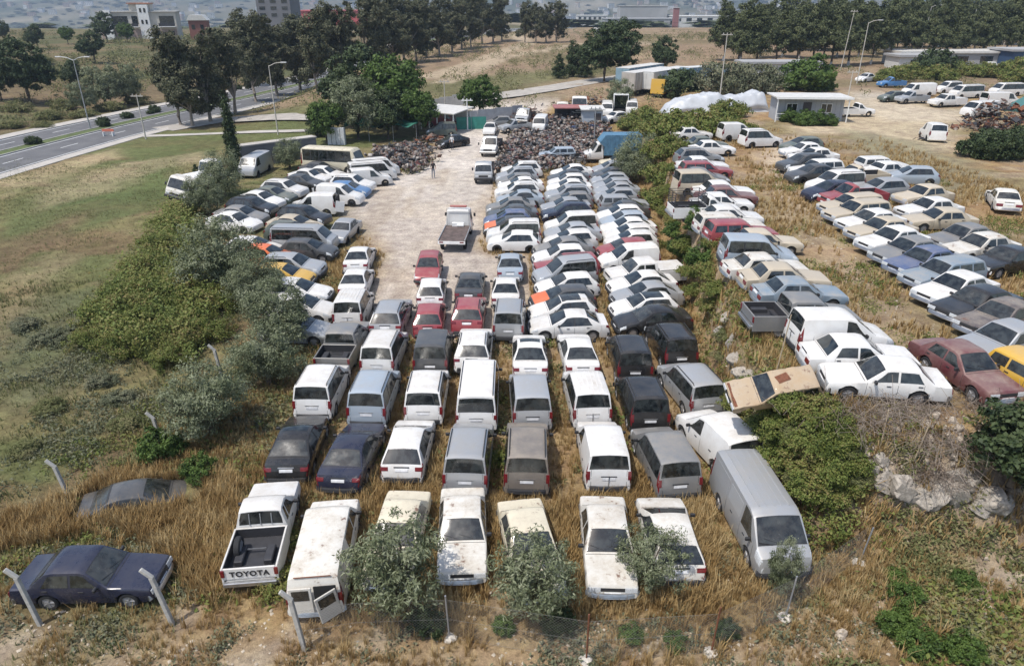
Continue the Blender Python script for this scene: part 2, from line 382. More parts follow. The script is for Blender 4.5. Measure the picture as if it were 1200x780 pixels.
def groundmat():
    m, nt, b, N, Lk = nodes_of('soil_and_dry_grass')
    at = N.new('ShaderNodeAttribute'); at.attribute_name = 'soil'
    g = N.new('ShaderNodeNewGeometry'); pos = g.outputs['Position']
    n1 = noise(nt, 7.0, 6, .72, vec=pos); n2 = noise(nt, 1.1, 5, .65, vec=pos); n3 = noise(nt, .12, 5, .7, vec=pos); n4 = noise(nt, 32, 4, .7, vec=pos)
    k = math_n(nt, 'MULTIPLY', math_n(nt, 'MULTIPLY', madd(nt, n1, 1.9, .05), madd(nt, n2, 1.5, .25)), math_n(nt, 'MULTIPLY', madd(nt, n3, .8, .6), madd(nt, n4, .9, .55)))
    v = N.new('ShaderNodeVectorMath'); v.operation = 'SCALE'; Lk.new(at.outputs['Color'], v.inputs[0]); Lk.new(k, v.inputs[3])
    hs = N.new('ShaderNodeHueSaturation'); Lk.new(v.outputs[0], hs.inputs['Color']); Lk.new(madd(nt, n2, .06, .47), hs.inputs['Hue'])
    Lk.new(hs.outputs[0], b.inputs['Base Color']); setp(b, rough=.95, spec=.1)
    bumpn(nt, b, math_n(nt, 'ADD', n1, n4), .9, .05); return m
gm = mesh_np('ground', np.stack([GX, GY, GZ], -1).reshape(-1, 3), gf, True, [groundmat()])
ca = gm.color_attributes.new('soil', 'FLOAT_COLOR', 'POINT')
ca.data.foreach_set('color', np.concatenate([GC.reshape(-1, 3), np.ones((nx * ny, 1))], 1).astype(np.float32).ravel())
kind(link('ground', gm), 'structure')

# ------------------------------------------------------------------ the dual carriageway at the left
def asphalt():
    m, nt, b, N, Lk = nodes_of('asphalt'); g = N.new('ShaderNodeNewGeometry')
    n1 = noise(nt, .5, 5, .6, vec=g.outputs['Position']); n2 = noise(nt, 14, 4, .7, vec=g.outputs['Position'])
    Lk.new(ramp(nt, math_n(nt, 'ADD', math_n(nt, 'MULTIPLY', n1, .6), math_n(nt, 'MULTIPLY', n2, .4)), [(.35, (.085,.085,.09)), (.65, (.15,.148,.148))]), b.inputs['Base Color']); setp(b, rough=.85); return m
ASPH = asphalt(); PAVE = simple('pale_paving', (.42,.39,.35), .9, 0, .15, .6); GRASSV = simple('verge_grass', (.085,.11,.035), .95, 0, .35, 1.5)
LINEW = simple('road_line_paint', (.68,.68,.66), .7, 0, .15, 2); KERB = simple('kerb_stone', (.45,.43,.40), .85, 0, .15, 2)
ry = np.concatenate([np.arange(-50, 240, 4), np.arange(240, 480, 10)]).astype(float)
def strip(name, o0, o1, z, mat, thick=0.0, ys=None, k='structure'):
    ys = ry if ys is None else ys; v, f = [], []
    ang = np.arctan2(np.gradient(road_x(ys), ys), 1.0); nxv, nyv = -np.cos(ang), np.sin(ang)
    base = np.array([ground(road_x(t) - 9, t) for t in ys])
    for i, t in enumerate(ys):
        x0 = road_x(t)
        for o, zz in ((o0, z), (o1, z), (o1, z - thick - .02), (o0, z - thick - .02)): v.append((x0 + nxv[i] * o, t + nyv[i] * o, base[i] + zz))
    for i in range(len(ys) - 1):
        for a in range(4): f.append((i*4+a, i*4+(a+1) % 4, i*4+4+(a+1) % 4, i*4+4+a))
    f.append((0,1,2,3)); f.append(tuple(len(v) - 4 + i for i in (3,2,1,0)))
    me = bpy.data.meshes.new(name); me.from_pydata(v, [], f); me.materials.append(mat); me.update()
    bm = bmesh.new(); bm.from_mesh(me); bmesh.ops.recalc_face_normals(bm, faces=bm.faces); bm.to_mesh(me); bm.free()
    o = link(name, me); return kind(o, k) if k else o
strip('road', 0, 6.9, .06, ASPH, .05); strip('road', 9.2, 14.8, .06, ASPH, .05)
strip('road_shoulder', -1.6, -.03, .075, PAVE, .06)
strip('pavement', 14.95, 17.0, .17, PAVE, .2)
med = strip('median', 7.12, 8.98, .13, GRASSV, .16)
for a in (6.93, 9.0, 14.8): strip('kerb', a, a + .16, .18, KERB, .16)
for a in (.35, 6.5, 9.45, 14.45): strip('road_marking', a, a + .14, .068, LINEW)
for t in np.arange(50, 200, 9.0):
    for a in (3.5, 12.1): strip('road_marking', a, a + .13, .068, LINEW, ys=np.array([t, t + 3.0]))
# footpath and yard access road
def ribbon(name, pts, w, z, mat, guess=0.0):
    P = [gpt(a, b, guess) for a, b in pts]; v, f = [], []
    for i, p in enumerate(P):
        d = (P[min(i+1, len(P)-1)] - P[max(i-1, 0)]); d.z = 0; d.normalize(); n = Vector((-d.y, d.x, 0))
        for s in (-1, 1):
            q = p + n * w / 2 * s; q.z = max(ground(q.x, q.y), p.z) + z; v.append(q)
    f = [(2*i, 2*i+2, 2*i+3, 2*i+1) for i in range(len(P) - 1)]
    me = bpy.data.meshes.new(name); me.from_pydata(v, [], f); me.materials.append(mat); me.update(); bm = bmesh.new(); bm.from_mesh(me)
    bmesh.ops.recalc_face_normals(bm, faces=bm.faces); bm.to_mesh(me); bm.free()
    return kind(link(name, me), 'structure')
ribbon('footpath', [(160,160),(200,159),(250,157),(300,155),(345,154),(372,153)], 1.6, .05, PAVE)
ribbon('access_road', [(190,152),(260,141),(330,138),(372,138),(420,137),(470,133),(520,124),(560,116),(600,111),(650,103),(690,96),(720,92),(760,86)], 5.0, .06, simple('pale_gravel_road', (.36,.33,.29), .95, 0, .2, .8))
# ------------------------------------------------------------------ vehicles: a lofted shell with glazing laid on its own surface
def interp(pts, x): return float(np.interp(x, [p[0] for p in pts], [p[1] for p in pts]))
class Shell:
    """car body lofted from cross-sections; x runs from the nose (0) to the tail (L), local +Y is forward"""
    def __init__(s, L, W, H, top, belt, wr, ax, r=.31, sill=.24, ft=(.82,.93,.985), rt=(.86,.95,.99), crown=.035, edge=.06, tuck=.05, minz=.30):
        s.L, s.W, s.H, s.top, s.belt, s.wr, s.ax, s.r, s.sill, s.crown, s.edge, s.tuck = L, W, H, top, belt, wr, ax, r, sill, crown, edge, tuck
        s.ra = r + .06
        s.plan = [(0, ft[0]), (.07, ft[1]), (.28, ft[2]), (.9, 1), (L - .9, 1), (L - .28, rt[2]), (L - .06, rt[1]), (L, rt[0])]
        s.minz = minz
        xs = {0, .03, .07, .16, .28, L - .28, L - .16, L - .06, L - .02, L}
        xs |= {p[0] for p in top} | {p[0] for p in belt}
        for a in ax:
            for k in (-1.0, -.93, -.75, -.4, 0, .4, .75, .93, 1.0): xs.add(a + k * s.ra)
            xs |= {a - s.ra - .004, a + s.ra + .004}
        xs |= set(np.arange(.5, L - .3, .35))
        xs = sorted(x for x in xs if 0 <= x <= L); out = [xs[0]]
        for x in xs[1:]:
            if x - out[-1] > .0035: out.append(x)
        s.xs = out
    def zb(s, x):
        z = s.sill + max(0, .10 - x) * .9 + max(0, x - s.L + .12) * .9
        for a in s.ax:
            d = abs(x - a)
            if d <= s.ra: z = max(z, s.r + math.sqrt(max(s.ra**2 - d * d, 0)))
        return z
    def sec(s, x):
        w = interp(s.plan, x) * s.W / 2; zt = interp(s.top, x); zl = min(interp(s.belt, x), zt - .012)
        zb = min(s.zb(x), zl - .03); g = max(0., min(1., (zt - zl - .06) / max(.2, s.H - zl - .06)))
        wt = (w - .045) * (1 - g) + (s.wr * s.W / 2) * g; e = .02 + (s.edge - .02) * g; wi = .055 + .06 * g
        zm = max(min(.52, zl - .05), zb + .012)
        return [(0, zb), (w - s.tuck, zb), (w, zm), (w - .018, zl), (wt, zt - e), (wt - wi, zt - e * .22), (wt * .5, zt + s.crown * .62 * (.4 + .6 * g) - e * .05), (0, zt + s.crown * (.4 + .6 * g))]
    def at(s, x, v, side=1):
        c = s.sec(x); i = min(int(v), 6); t = v - i
        return Vector((side * (c[i][0] * (1 - t) + c[i+1][0] * t), s.L / 2 - x, c[i][1] * (1 - t) + c[i+1][1] * t))
    def body(s):
        V, F = [], []; n = 8; ring = 2 * n - 2
        for x in s.xs:
            c = s.sec(x); pts = [(p[0], p[1]) for p in c] + [(-p[0], p[1]) for p in c[-2:0:-1]]
            V += [(p[0], s.L / 2 - x, p[1]) for p in pts]
        for i in range(len(s.xs) - 1):
            for k in range(ring): F.append((i*ring+k, i*ring+(k+1) % ring, (i+1)*ring+(k+1) % ring, (i+1)*ring+k))
        F.append(tuple(range(ring))); F.append(tuple(range((len(s.xs)-1)*ring, len(s.xs)*ring))[::-1])
        return MB().add(V, F)
    def norm(s, x, v, side):
        e = .02; a = s.at(min(x + e, s.L), v, side) - s.at(max(x - e, 0), v, side); v0, v1 = max(v - .06, 0), min(v + .06, 7)
        b = s.at(x, v1, side) - s.at(x, v0, side); n = a.cross(b)
        if n.length < 1e-9: return Vector((0, 0, 1))
        n.normalize(); c = s.at(x, v, side) - Vector((0, s.L / 2 - x, .7 * s.H * .5))
        return n if n.dot(c) > 0 else -n
    def breaks(s, a, b): return [a] + [x for x in s.xs if a + .02 < x < b - .02] + [b]
    def sheet(s, P, off):
        """P: grid of (point, normal); plate raised off the shell with a rim that runs back into it"""
        nr, nc = len(P), len(P[0]); V = [p + n * off for r in P for p, n in r] + [p - n * .03 for r in P for p, n in r]; B = nr * nc; F = []
        for i in range(nr - 1):
            for j in range(nc - 1): F.append((i*nc+j, i*nc+j+1, (i+1)*nc+j+1, (i+1)*nc+j))
        rim = [(0, j) for j in range(nc)] + [(i, nc-1) for i in range(1, nr)] + [(nr-1, j) for j in range(nc-2, -1, -1)] + [(i, 0) for i in range(nr-2, 0, -1)]
        for k in range(len(rim)):
            a = rim[k][0] * nc + rim[k][1]; q = rim[(k+1) % len(rim)]; b = q[0] * nc + q[1]; F.append((a, b, B + b, B + a))
        return MB().add(V, F)
    def screen(s, xa, xb, va=4.75, off=.007):
        """front or rear screen between shell positions xa and xb"""
        rows = []
        xs = s.breaks(xa, xb)
        for q, x in enumerate(xs):
            r = []
            for v, sd in ((va, -1), (5.0, -1), (6, -1), (7, 1), (6, 1), (5.0, 1), (va, 1)):
                r.append((s.at(x, v, sd), s.norm(x, max(v, 4.98) if v < 6.9 else 6.9, sd)))
            rows.append(r)
        return s.sheet(rows, off)
    def pane(s, b0, b1, t0, t1, side, v0=3.12, v1=3.86, off=.007, n=5, rows=4):
        P = []
        for i in range(rows):
            t = i / (rows - 1); v = v0 + (v1 - v0) * t; r = []; x0 = b0 + (t0 - b0) * t; x1 = b1 + (t1 - b1) * t
            for j in range(n):
                x = x0 + (x1 - x0) * j / (n - 1); r.append((s.at(x, v, side), s.norm(x, 3.5, side)))
            P.append(r)
        return s.sheet(P, off)
    def patch(s, x0, x1, v0, v1, side, off=.006, n=4, m=4):
        P = [[(s.at(x0 + (x1 - x0) * j / n, v0 + (v1 - v0) * i / m, side), s.norm(x0 + (x1 - x0) * j / n, v0 + (v1 - v0) * i / m, side)) for j in range(n + 1)] for i in range(m + 1)]
        return s.sheet(P, off)
    def seam(s, x, side, v0=1.3, v1=3.05, w=.012):
        return s.patch(x - w / 2, x + w / 2, v0, v1, side, .003, 1, 5)
    def tail_patch(s, y0, y1, z0, z1, front=False, off=.006, n=4, m=3):
        """plate that follows the nose or the tail between lateral y0..y1 and height z0..z1"""
        key = 'f' if front else 'r'
        if not hasattr(s, 'end' + key):
            xs = np.linspace(0, 1.1, 140) if front else np.linspace(s.L, s.L - 1.1, 140); q = [s.sec(x) for x in xs]
            setattr(s, 'end' + key, (xs, np.maximum.accumulate([c[-1][1] for c in q]), np.maximum.accumulate([max(p[0] for p in c) for c in q])))
        xs, zt, wm = getattr(s, 'end' + key); P = []; sg = 1 if front else -1
        for i in range(m + 1):
            row = []
            for j in range(n + 1):
                y, z = y0 + (y1 - y0) * j / n, z0 + (z1 - z0) * i / m; ok = np.nonzero((zt >= z) & (wm >= abs(y)))[0]; x = xs[ok[0]] if len(ok) else xs[-1]
                row.append((Vector((y, s.L/2 - x, z)), Vector((math.copysign(.25 if abs(y) > s.W/2 - .2 else .02, y), sg, .12)).normalized()))
            P.append(row)
        return s.sheet(P, off)
    def end_pt(s, y_off, z, front=True):
        """point on the nose or tail surface at lateral y_off and height z (search along the top profile)"""
        xs = np.linspace(0, .9, 90) if front else np.linspace(s.L, s.L - .9, 90)
        for x in xs:
            c = s.sec(x)
            if c[-1][1] >= z and interp(s.plan, x) * s.W / 2 >= abs(y_off): return x
        return xs[-1]

def merge(*mbs):
    m = MB()
    for q in mbs: m.add(q.v, q.f)
    return m
WHEELS = {}
def wheel_meshes(r, w=.19):
    k = (round(r, 2), w)
    if k not in WHEELS:
        t = MB(); prof = [(.66*r, -w/2), (.90*r, -w/2), (r, -w/2+.03), (r, w/2-.03), (.90*r, w/2), (.66*r, w/2)]; n = 22; V, F = [], []
        for a in range(n):
            c, sn = math.cos(2*math.pi*a/n), math.sin(2*math.pi*a/n); V += [(x, p*c, p*sn) for p, x in prof]
        m_ = len(prof)
        for a in range(n):
            for j in range(m_): F.append((a*m_+j, a*m_+(j+1) % m_, ((a+1) % n)*m_+(j+1) % m_, ((a+1) % n)*m_+j))
        t.add(V, F); rm = MB(); rm.cyl((0,0,0), (1,0,0), .665*r, w*.72, 22); 
        for a in range(5):
            an = 2*math.pi*a/5
            for sd in (-1, 1): rm.box((sd*w*.37, .36*r*math.cos(an), .36*r*math.sin(an)), (.03, .55*r, .10*r), rx=an)
        rm.cyl((0,0,0), (1,0,0), .14*r, w*.9, 10)
        WHEELS[k] = (t.mesh('tyre', RUBBER, smooth=40), rm.mesh('rim', RIM, smooth=35))
    return WHEELS[k]

TYPES = {}
def define(name, shell, side, ws, rw, lights='hatch', rails=False, ribs=0, seams=(), plate_z=.75, chrome=False, old=False, front_z=.62, bumper=True, mirror_x=None, extra=None, sunroof=None, word='car', cat='car', hl=None, backdoor=False):
    """list the parts of one kind of vehicle: (part name, mesh, location, painted, near only, parent part index)"""
    s = shell; P = []
    def add(n, me, loc=None, painted=False, near=False, par=None): P.append((n, me, loc, painted, near, par)); return len(P) - 1
    add('body', s.body().mesh('body', None, smooth=32), painted=True)
    if ws: add('windscreen', s.screen(*ws).mesh('windscreen', GLASS, smooth=30))
    if rw: add('rear_window', s.screen(*rw).mesh('rear_window', GLASS, smooth=30))
    modern = not old and side
    for q in side:
        for sd in (-1, 1): add('side_window', (s.pane(*q[:4], sd, 3.06, 3.90) if modern else s.pane(*q[:4], sd)).mesh('side_window', GLASS, smooth=30))
    if modern and len(side) > 1:    # blacked-out pillars between the panes
        for sd in (-1, 1): add('window_surround', s.pane(side[0][0] - .03, side[-1][1] + .03, side[0][2] - .02, side[-1][3] + .03, sd, 3.03, 3.93, .004, 9, 4).mesh('window_surround', TRIM))
    tm, rm = wheel_meshes(s.r)
    for a in s.ax:
        for sd in (-1, 1):
            i = add('wheel', tm, (sd * (s.W / 2 - .115), s.L / 2 - a, s.r)); add('rim', rm, None, near=True, par=i)
    # lamps
    fx = .03 if hl is None else hl
    hz = front_z
    for sd in (-1, 1):
        if old: m = s.tail_patch(sd*(s.W/2-.44), sd*(s.W/2-.07), hz - .075, hz + .075, True, .012).mesh('headlight', CLEARL)
        else: m = s.patch(fx, fx + .42, 2.55, 4.35, sd, .006, 5, 4).mesh('headlight', CLEARL, smooth=40)
        add('headlight', m)
        w_ = s.W/2 * .955
        if lights == 'tall': m = merge(s.patch(s.L - .20, s.L - .03, 2.6, 3.7, sd, .008, 3, 4), s.tail_patch(sd*(w_-.125), sd*w_, .74 + .05*(len(TYPES) % 3), 1.14 if s.H < 1.9 else 1.06, off=.010))
        elif lights == 'old': m = s.tail_patch(sd*(w_-.40), sd*w_, .58, .76, off=.010)
        else:
            zc = .84 if s.H < 1.6 else .98; m = merge(s.patch(s.L - .26, s.L - .03, 2.75, 3.6, sd, .008, 4, 4), s.tail_patch(sd*(w_-.29), sd*w_, zc - .065, zc + .075, off=.010))
        add('tail_light', m.mesh('tail_light', REDL, smooth=40))
    add('number_plate', s.tail_patch(-.25, .25, plate_z - .055, plate_z + .055, off=.018).mesh('number_plate', PLATE), near=True)
    add('number_plate', s.tail_patch(-.25, .25, .42, .53, True, .018).mesh('number_plate', PLATE), near=True)
    add('grille', s.tail_patch(-.37 if not old else -.5, .37 if not old else .5, hz - .06, hz + .06, True, .008, 6).mesh('grille', TRIM), near=True)
    if not old: add('lower_grille', s.tail_patch(-.5, .5, .32, .40, True, .008, 6).mesh('lower_grille', TRIM), near=True)
    # gaps and small fittings of the tail, bonnet and boot
    gp = []
    if rw:
        zb_ = .52 if not old else .56; zt_ = interp(s.top, rw[1]) - .03
        gp.append(s.tail_patch(-s.W/2*.9, s.W/2*.9, zb_, zb_ + .012, off=.004, n=8, m=1))
        if lights == 'tall':
            for sd in (-1, 1): gp.append(s.tail_patch(sd*s.W/2*.76, sd*(s.W/2*.76+.012), zb_, zt_, off=.004, n=1, m=6))
        add('tailgate_handle', s.tail_patch(-.30, .30, plate_z + .09, plate_z + .125, off=.02, n=4, m=1).mesh('tailgate_handle', CHROME if (len(TYPES) % 2) else TRIM), near=True)
    if ws and ws[0] > .9: gp.append(s.screen(ws[0] - .10, ws[0] - .085, va=4.25, off=.004))
    if ws and rw and rw[1] < s.L - .45 and not lights == 'tall': gp.append(s.screen(rw[1] + .05, rw[1] + .065, va=4.3, off=.004))
    if gp: add('shut_line', merge(*gp).mesh('shut_line', SEAM), near=True)
    if ws: add('window_seal', s.screen(ws[0] - .022, ws[1] + .018, va=4.70, off=.004).mesh('window_seal', TRIM), near=True)
    if rw and rw[1] - rw[0] > .2: add('window_seal', s.screen(rw[0] - .018, rw[1] + .018, va=4.70, off=.004).mesh('window_seal', TRIM), near=True)
    if ws:
        for q in (-.36, .14):
            a_, b_ = s.at(ws[0] + .01, 6.4, 1 if q > 0 else -1), s.at(ws[0] + .16, 6.9, 1); pa = Vector((q, a_.y, s.at(ws[0], 6.5).z + .02)); pb = Vector((q + .46, s.L/2 - ws[0] - .13, s.at(ws[0] + .13, 5.6).z + .028)); add('wiper', MB().tube([pa, pb], .009, 4).mesh('wiper', TRIM), near=True)
    if bumper:
        bm_ = CHROME if chrome else TRIM
        for fr in (True, False):
            w = s.W / 2; zb_ = .42; x0 = 0 if fr else s.L; sg = 1 if fr else -1; pts = []
            for t in np.linspace(-1, 1, 9):
                pts.append((t * (w - .01), sg * (s.L/2 - .015 + .06 * (1 - abs(t)**3) - .12 * abs(t)**5), zb_))
            b = MB()
            for h in (-.055, 0, .055): b.tube([(p[0], p[1], p[2] + h) for p in pts], .05, 6)
            add('bumper', b.mesh('bumper', bm_, smooth=40), near=not old)
    mx = mirror_x if mirror_x is not None else (side[0][0] + .10 if side else 1.2)
    for sd in (-1, 1):
        p = s.at(mx, 3.1, sd); m = MB().box((p.x + sd * .11, p.y, p.z + .06), (.17, .09, .13)).box((p.x + sd * .02, p.y, p.z + .02), (.12, .04, .04))
        add('mirror', m.mesh('mirror', TRIM, bevel=.02), near=True)
    if seams:
        sm = [s.seam(x, sd) for x in seams for sd in (-1, 1)]
        add('panel_gap', merge(*sm).mesh('panel_gap', SEAM), near=True)
        for x in seams[:-1] if len(seams) > 1 else seams:
            for sd in (-1, 1):
                p = s.at(x + (.75 if x + .75 < seams[-1] else .2), 2.7, sd); add('door_handle', MB().box((p.x + sd*.008, p.y, p.z), (.03, .16, .03)).mesh('door_handle', TRIM, bevel=.006), near=True)
    ridx = [x for x in s.xs if interp(s.top, x) > s.H - .09]; r0, r1 = min(ridx) + .1, max(ridx) - .1
    if rails:
        for sd in (-1, 1):
            pts = [s.at(r0, 4.55, sd)] + [s.at(x, 4.55, sd) + Vector((0, 0, .055)) for x in np.linspace(r0 + .12, r1 - .12, 6)] + [s.at(r1, 4.55, sd)]
            add('roof_rail', MB().tube(pts, .019, 6).mesh('roof_rail', TRIM if rails is True else rails, smooth=40))
    if ribs:
        m = MB()
        for k in range(ribs):
            x = (k - (ribs - 1) / 2) * (s.wr * s.W * .80 / ribs)
            zz = [(xx, s.at(xx, 7).z - (abs(x) / (s.wr * s.W / 2))**2 * .035) for xx in np.linspace(r0 + .05, r1 - .05, 6)]
            for a, b in zip(zz[:-1], zz[1:]): m.box((x, s.L/2 - (a[0]+b[0])/2, (a[1]+b[1])/2 - .004), (.035, b[0]-a[0], .026))
        add('roof_rib', m.mesh('roof_rib', None), painted=True)
    if sunroof: add('sunroof', s.screen(*sunroof, va=5.15, off=.005).mesh('sunroof', GLASS, smooth=30))
    if backdoor:
        z0, z1 = .50, s.H * .92; xx = s.L - .01
        add('door_gap', MB().box((0, -s.L/2 + .005, .70), (.012, .03, .55)).mesh('door_gap', SEAM), near=True)
    if extra: extra(s, add)
    TYPES[name] = dict(parts=P, L=s.L, W=s.W, H=s.H, word=word, cat=cat, shell=s, ws=ws, rmid=(r0 + r1) / 2)

# --- profiles
def prof_sedan_old():
    return Shell(4.32, 1.62, 1.39, [(0,.50),(.03,.68),(.09,.755),(.5,.81),(1.25,.865),(1.32,.88),(1.97,1.335),(2.15,1.385),(2.95,1.38),(3.15,1.34),(3.60,.95),(3.66,.915),(4.22,.87),(4.29,.70),(4.32,.48)],
                 [(0,.46),(.09,.70),(1.3,.83),(3.6,.87),(4.22,.82),(4.32,.46)], .76, (.78, 3.20), .30, .25, (.93,.97,.99), (.93,.97,.99), .02, .05)
sA = prof_sedan_old()
define('oldsedan', sA, [(1.50,2.38,2.00,2.38), (2.46,3.28,2.46,3.06)], (1.37, 1.93), (3.20, 3.57), lights='old', seams=(1.35,2.42,3.3), chrome=True, old=True, word='boxy saloon', sunroof=None)
sW = Shell(4.35, 1.62, 1.42, [(0,.50),(.03,.68),(.09,.755),(.5,.81),(1.25,.865),(1.32,.88),(1.97,1.345),(2.15,1.40),(3.9,1.40),(4.05,1.36),(4.27,.92),(4.32,.70),(4.35,.48)],
           [(0,.46),(.09,.70),(1.3,.83),(3.6,.87),(4.25,.87),(4.35,.46)], .77, (.78, 3.20), .30, .25, (.93,.97,.99), (.93,.97,.99), .02, .05)
define('oldwagon', sW, [(1.50,2.38,2.00,2.38), (2.46,3.22,2.46,3.22), (3.31,4.06,3.31,3.95)], (1.37, 1.93), (4.07, 4.25), lights='old', seams=(1.35,2.42,3.27), chrome=True, old=True, word='boxy estate car')
sS = Shell(4.45, 1.75, 1.47, [(0,.44),(.05,.62),(.22,.73),(.6,.84),(1.10,.935),(1.18,.96),(2.0,1.40),(2.35,1.465),(2.85,1.465),(3.2,1.40),(3.82,1.075),(3.92,1.035),(4.30,1.0),(4.40,.78),(4.45,.48)],
           [(0,.42),(.22,.66),(1.18,.87),(3.0,.93),(3.9,.98),(4.3,.93),(4.45,.46)], .70, (.85, 3.48), .32, .20, crown=.03)
define('sedan', sS, [(1.48,2.42,2.06,2.42), (2.49,3.42,2.49,3.16)], (1.24, 1.97), (3.18, 3.80), seams=(1.35,2.45,3.35), word='saloon', plate_z=.8)
def bmw_extra(s, add): pass
define('sedan_sunroof', sS, [(1.48,2.42,2.06,2.42), (2.49,3.42,2.49,3.16)], (1.24, 1.97), (3.18, 3.80), seams=(1.35,2.45,3.35), word='sunroofed saloon', plate_z=.8, sunroof=(2.15, 2.62))
sH = Shell(4.02, 1.70, 1.48, [(0,.44),(.05,.62),(.2,.74),(.55,.87),(.98,.97),(1.06,.99),(1.85,1.41),(2.15,1.475),(3.1,1.47),(3.42,1.41),(3.86,1.00),(3.96,.74),(4.02,.44)],
           [(0,.42),(.2,.68),(1.06,.89),(2.8,.95),(3.86,.97),(4.02,.42)], .72, (.78, 3.24), .31, .20, crown=.03)
define('hatch', sH, [(1.34,2.28,1.90,2.28), (2.35,3.42,2.35,3.22)], (1.12, 1.82), (3.43, 3.83), seams=(1.2,2.31,3.1), word='hatchback', plate_z=.8)
define('darkroof', sH, [(1.34,2.28,1.90,2.28), (2.35,3.42,2.35,3.22)], (1.12, 1.82), (3.43, 3.83), seams=(1.2,2.31,3.1), word='glass-roofed hatchback', plate_z=.8, sunroof=(1.88, 3.0))
sU = Shell(4.42, 1.83, 1.66, [(0,.52),(.05,.76),(.18,.88),(.6,.98),(1.10,1.07),(1.18,1.09),(1.88,1.56),(2.2,1.645),(3.5,1.64),(3.8,1.58),(4.25,1.12),(4.36,.85),(4.42,.50)],
           [(0,.48),(.18,.80),(1.18,1.0),(3.0,1.06),(4.25,1.08),(4.42,.48)], .74, (.88, 3.52), .355, .27, crown=.03)
define('suv', sU, [(1.44,2.42,1.98,2.42), (2.49,3.30,2.49,3.26), (3.38,3.95,3.38,3.66)], (1.24, 1.86), (3.82, 4.22), rails=True, seams=(1.3,2.45,3.35), word='high-built car', plate_z=.95, front_z=.72)
sM = Shell(4.25, 1.76, 1.82, [(0,.48),(.05,.72),(.18,.86),(.5,.97),(.92,1.07),(1.0,1.10),(1.78,1.70),(2.1,1.805),(3.85,1.82),(4.03,1.77),(4.17,1.13),(4.21,.90),(4.25,.46)],
           [(0,.44),(.18,.78),(1.0,1.0),(4.15,1.05),(4.25,.44)], .83, (.82, 3.42), .32, .22, crown=.03, rt=(.93,.97,.995))
SIDE3 = [(1.30,2.22,1.86,2.22), (2.29,3.12,2.29,3.12), (3.20,4.02,3.20,3.92)]
define('mpv', sM, SIDE3, (1.07, 1.75), (4.035, 4.15), lights='tall', rails=True, seams=(1.15,2.25,3.16), word='rail-topped van', cat='van', plate_z=.82, backdoor=False)
define('mpv_plain', sM, SIDE3, (1.07, 1.75), (4.035, 4.15), lights='tall', seams=(1.15,2.25,3.16), word='tall van', cat='van', plate_z=.82)
define('mpv_ribbed', sM, SIDE3, (1.07, 1.75), (4.035, 4.15), lights='tall', ribs=6, seams=(1.15,2.25,3.16), word='ribbed-roof van', cat='van', plate_z=.82, backdoor=True)
define('panelvan', sM, SIDE3[:1], (1.07, 1.75), (4.035, 4.15), lights='tall', seams=(1.15,2.25,3.6), word='panel van', cat='van', plate_z=.82, backdoor=True)
sV = Shell(4.95, 1.84, 1.97, [(0,.46),(.04,.78),(.12,1.0),(.38,1.13),(.46,1.16),(1.16,1.84),(1.5,1.95),(4.65,1.97),(4.80,1.92),(4.89,1.15),(4.92,.90),(4.95,.46)],
           [(0,.44),(.12,.88),(.46,1.05),(4.85,1.08),(4.95,.44)], .85, (.98, 3.75), .33, .25, crown=.03, rt=(.95,.98,.995))
define('longvan', sV, [(.80,1.80,1.28,1.80), (1.90,3.10,1.90,3.10), (3.20,4.70,3.20,4.64)], (.52, 1.13), (4.81, 4.885), lights='tall', rails=True, seams=(.7,1.85,3.15), word='long passenger van', cat='van', plate_z=.8, front_z=.72)
define('longpanel', sV, [(.80,1.80,1.28,1.80)], (.52, 1.13), (4.81, 4.885), lights='tall', seams=(.7,1.85,3.15), word='long panel van', cat='van', plate_z=.8, front_z=.72)
def h100_extra(s, add):
    for sd in (-1, 1):     # blank pressed panels along the side
        for a, b in ((1.95, 3.05), (3.2, 4.5)): add('side_panel', s.pane(a, b, a, b, sd, 3.1, 3.8, .006).mesh('side_panel', None, smooth=30), painted=True)
    p = s.at(.28, 6.2, -1); add('wiper', MB().tube([s.at(.50, 6.2, 1) + Vector((0,.01,.03)), s.at(.56, 5.0, 1) + Vector((0,.02,.05))], .012, 5).mesh('wiper', TRIM), near=True)
define('ribvan', sV, [(.80,1.80,1.28,1.80)], (.52, 1.13), (4.81, 4.885), lights='tall', ribs=5, seams=(.7,1.85,3.15), word='long panel van with a ribbed roof', cat='van', plate_z=.8, front_z=.72, extra=h100_extra)
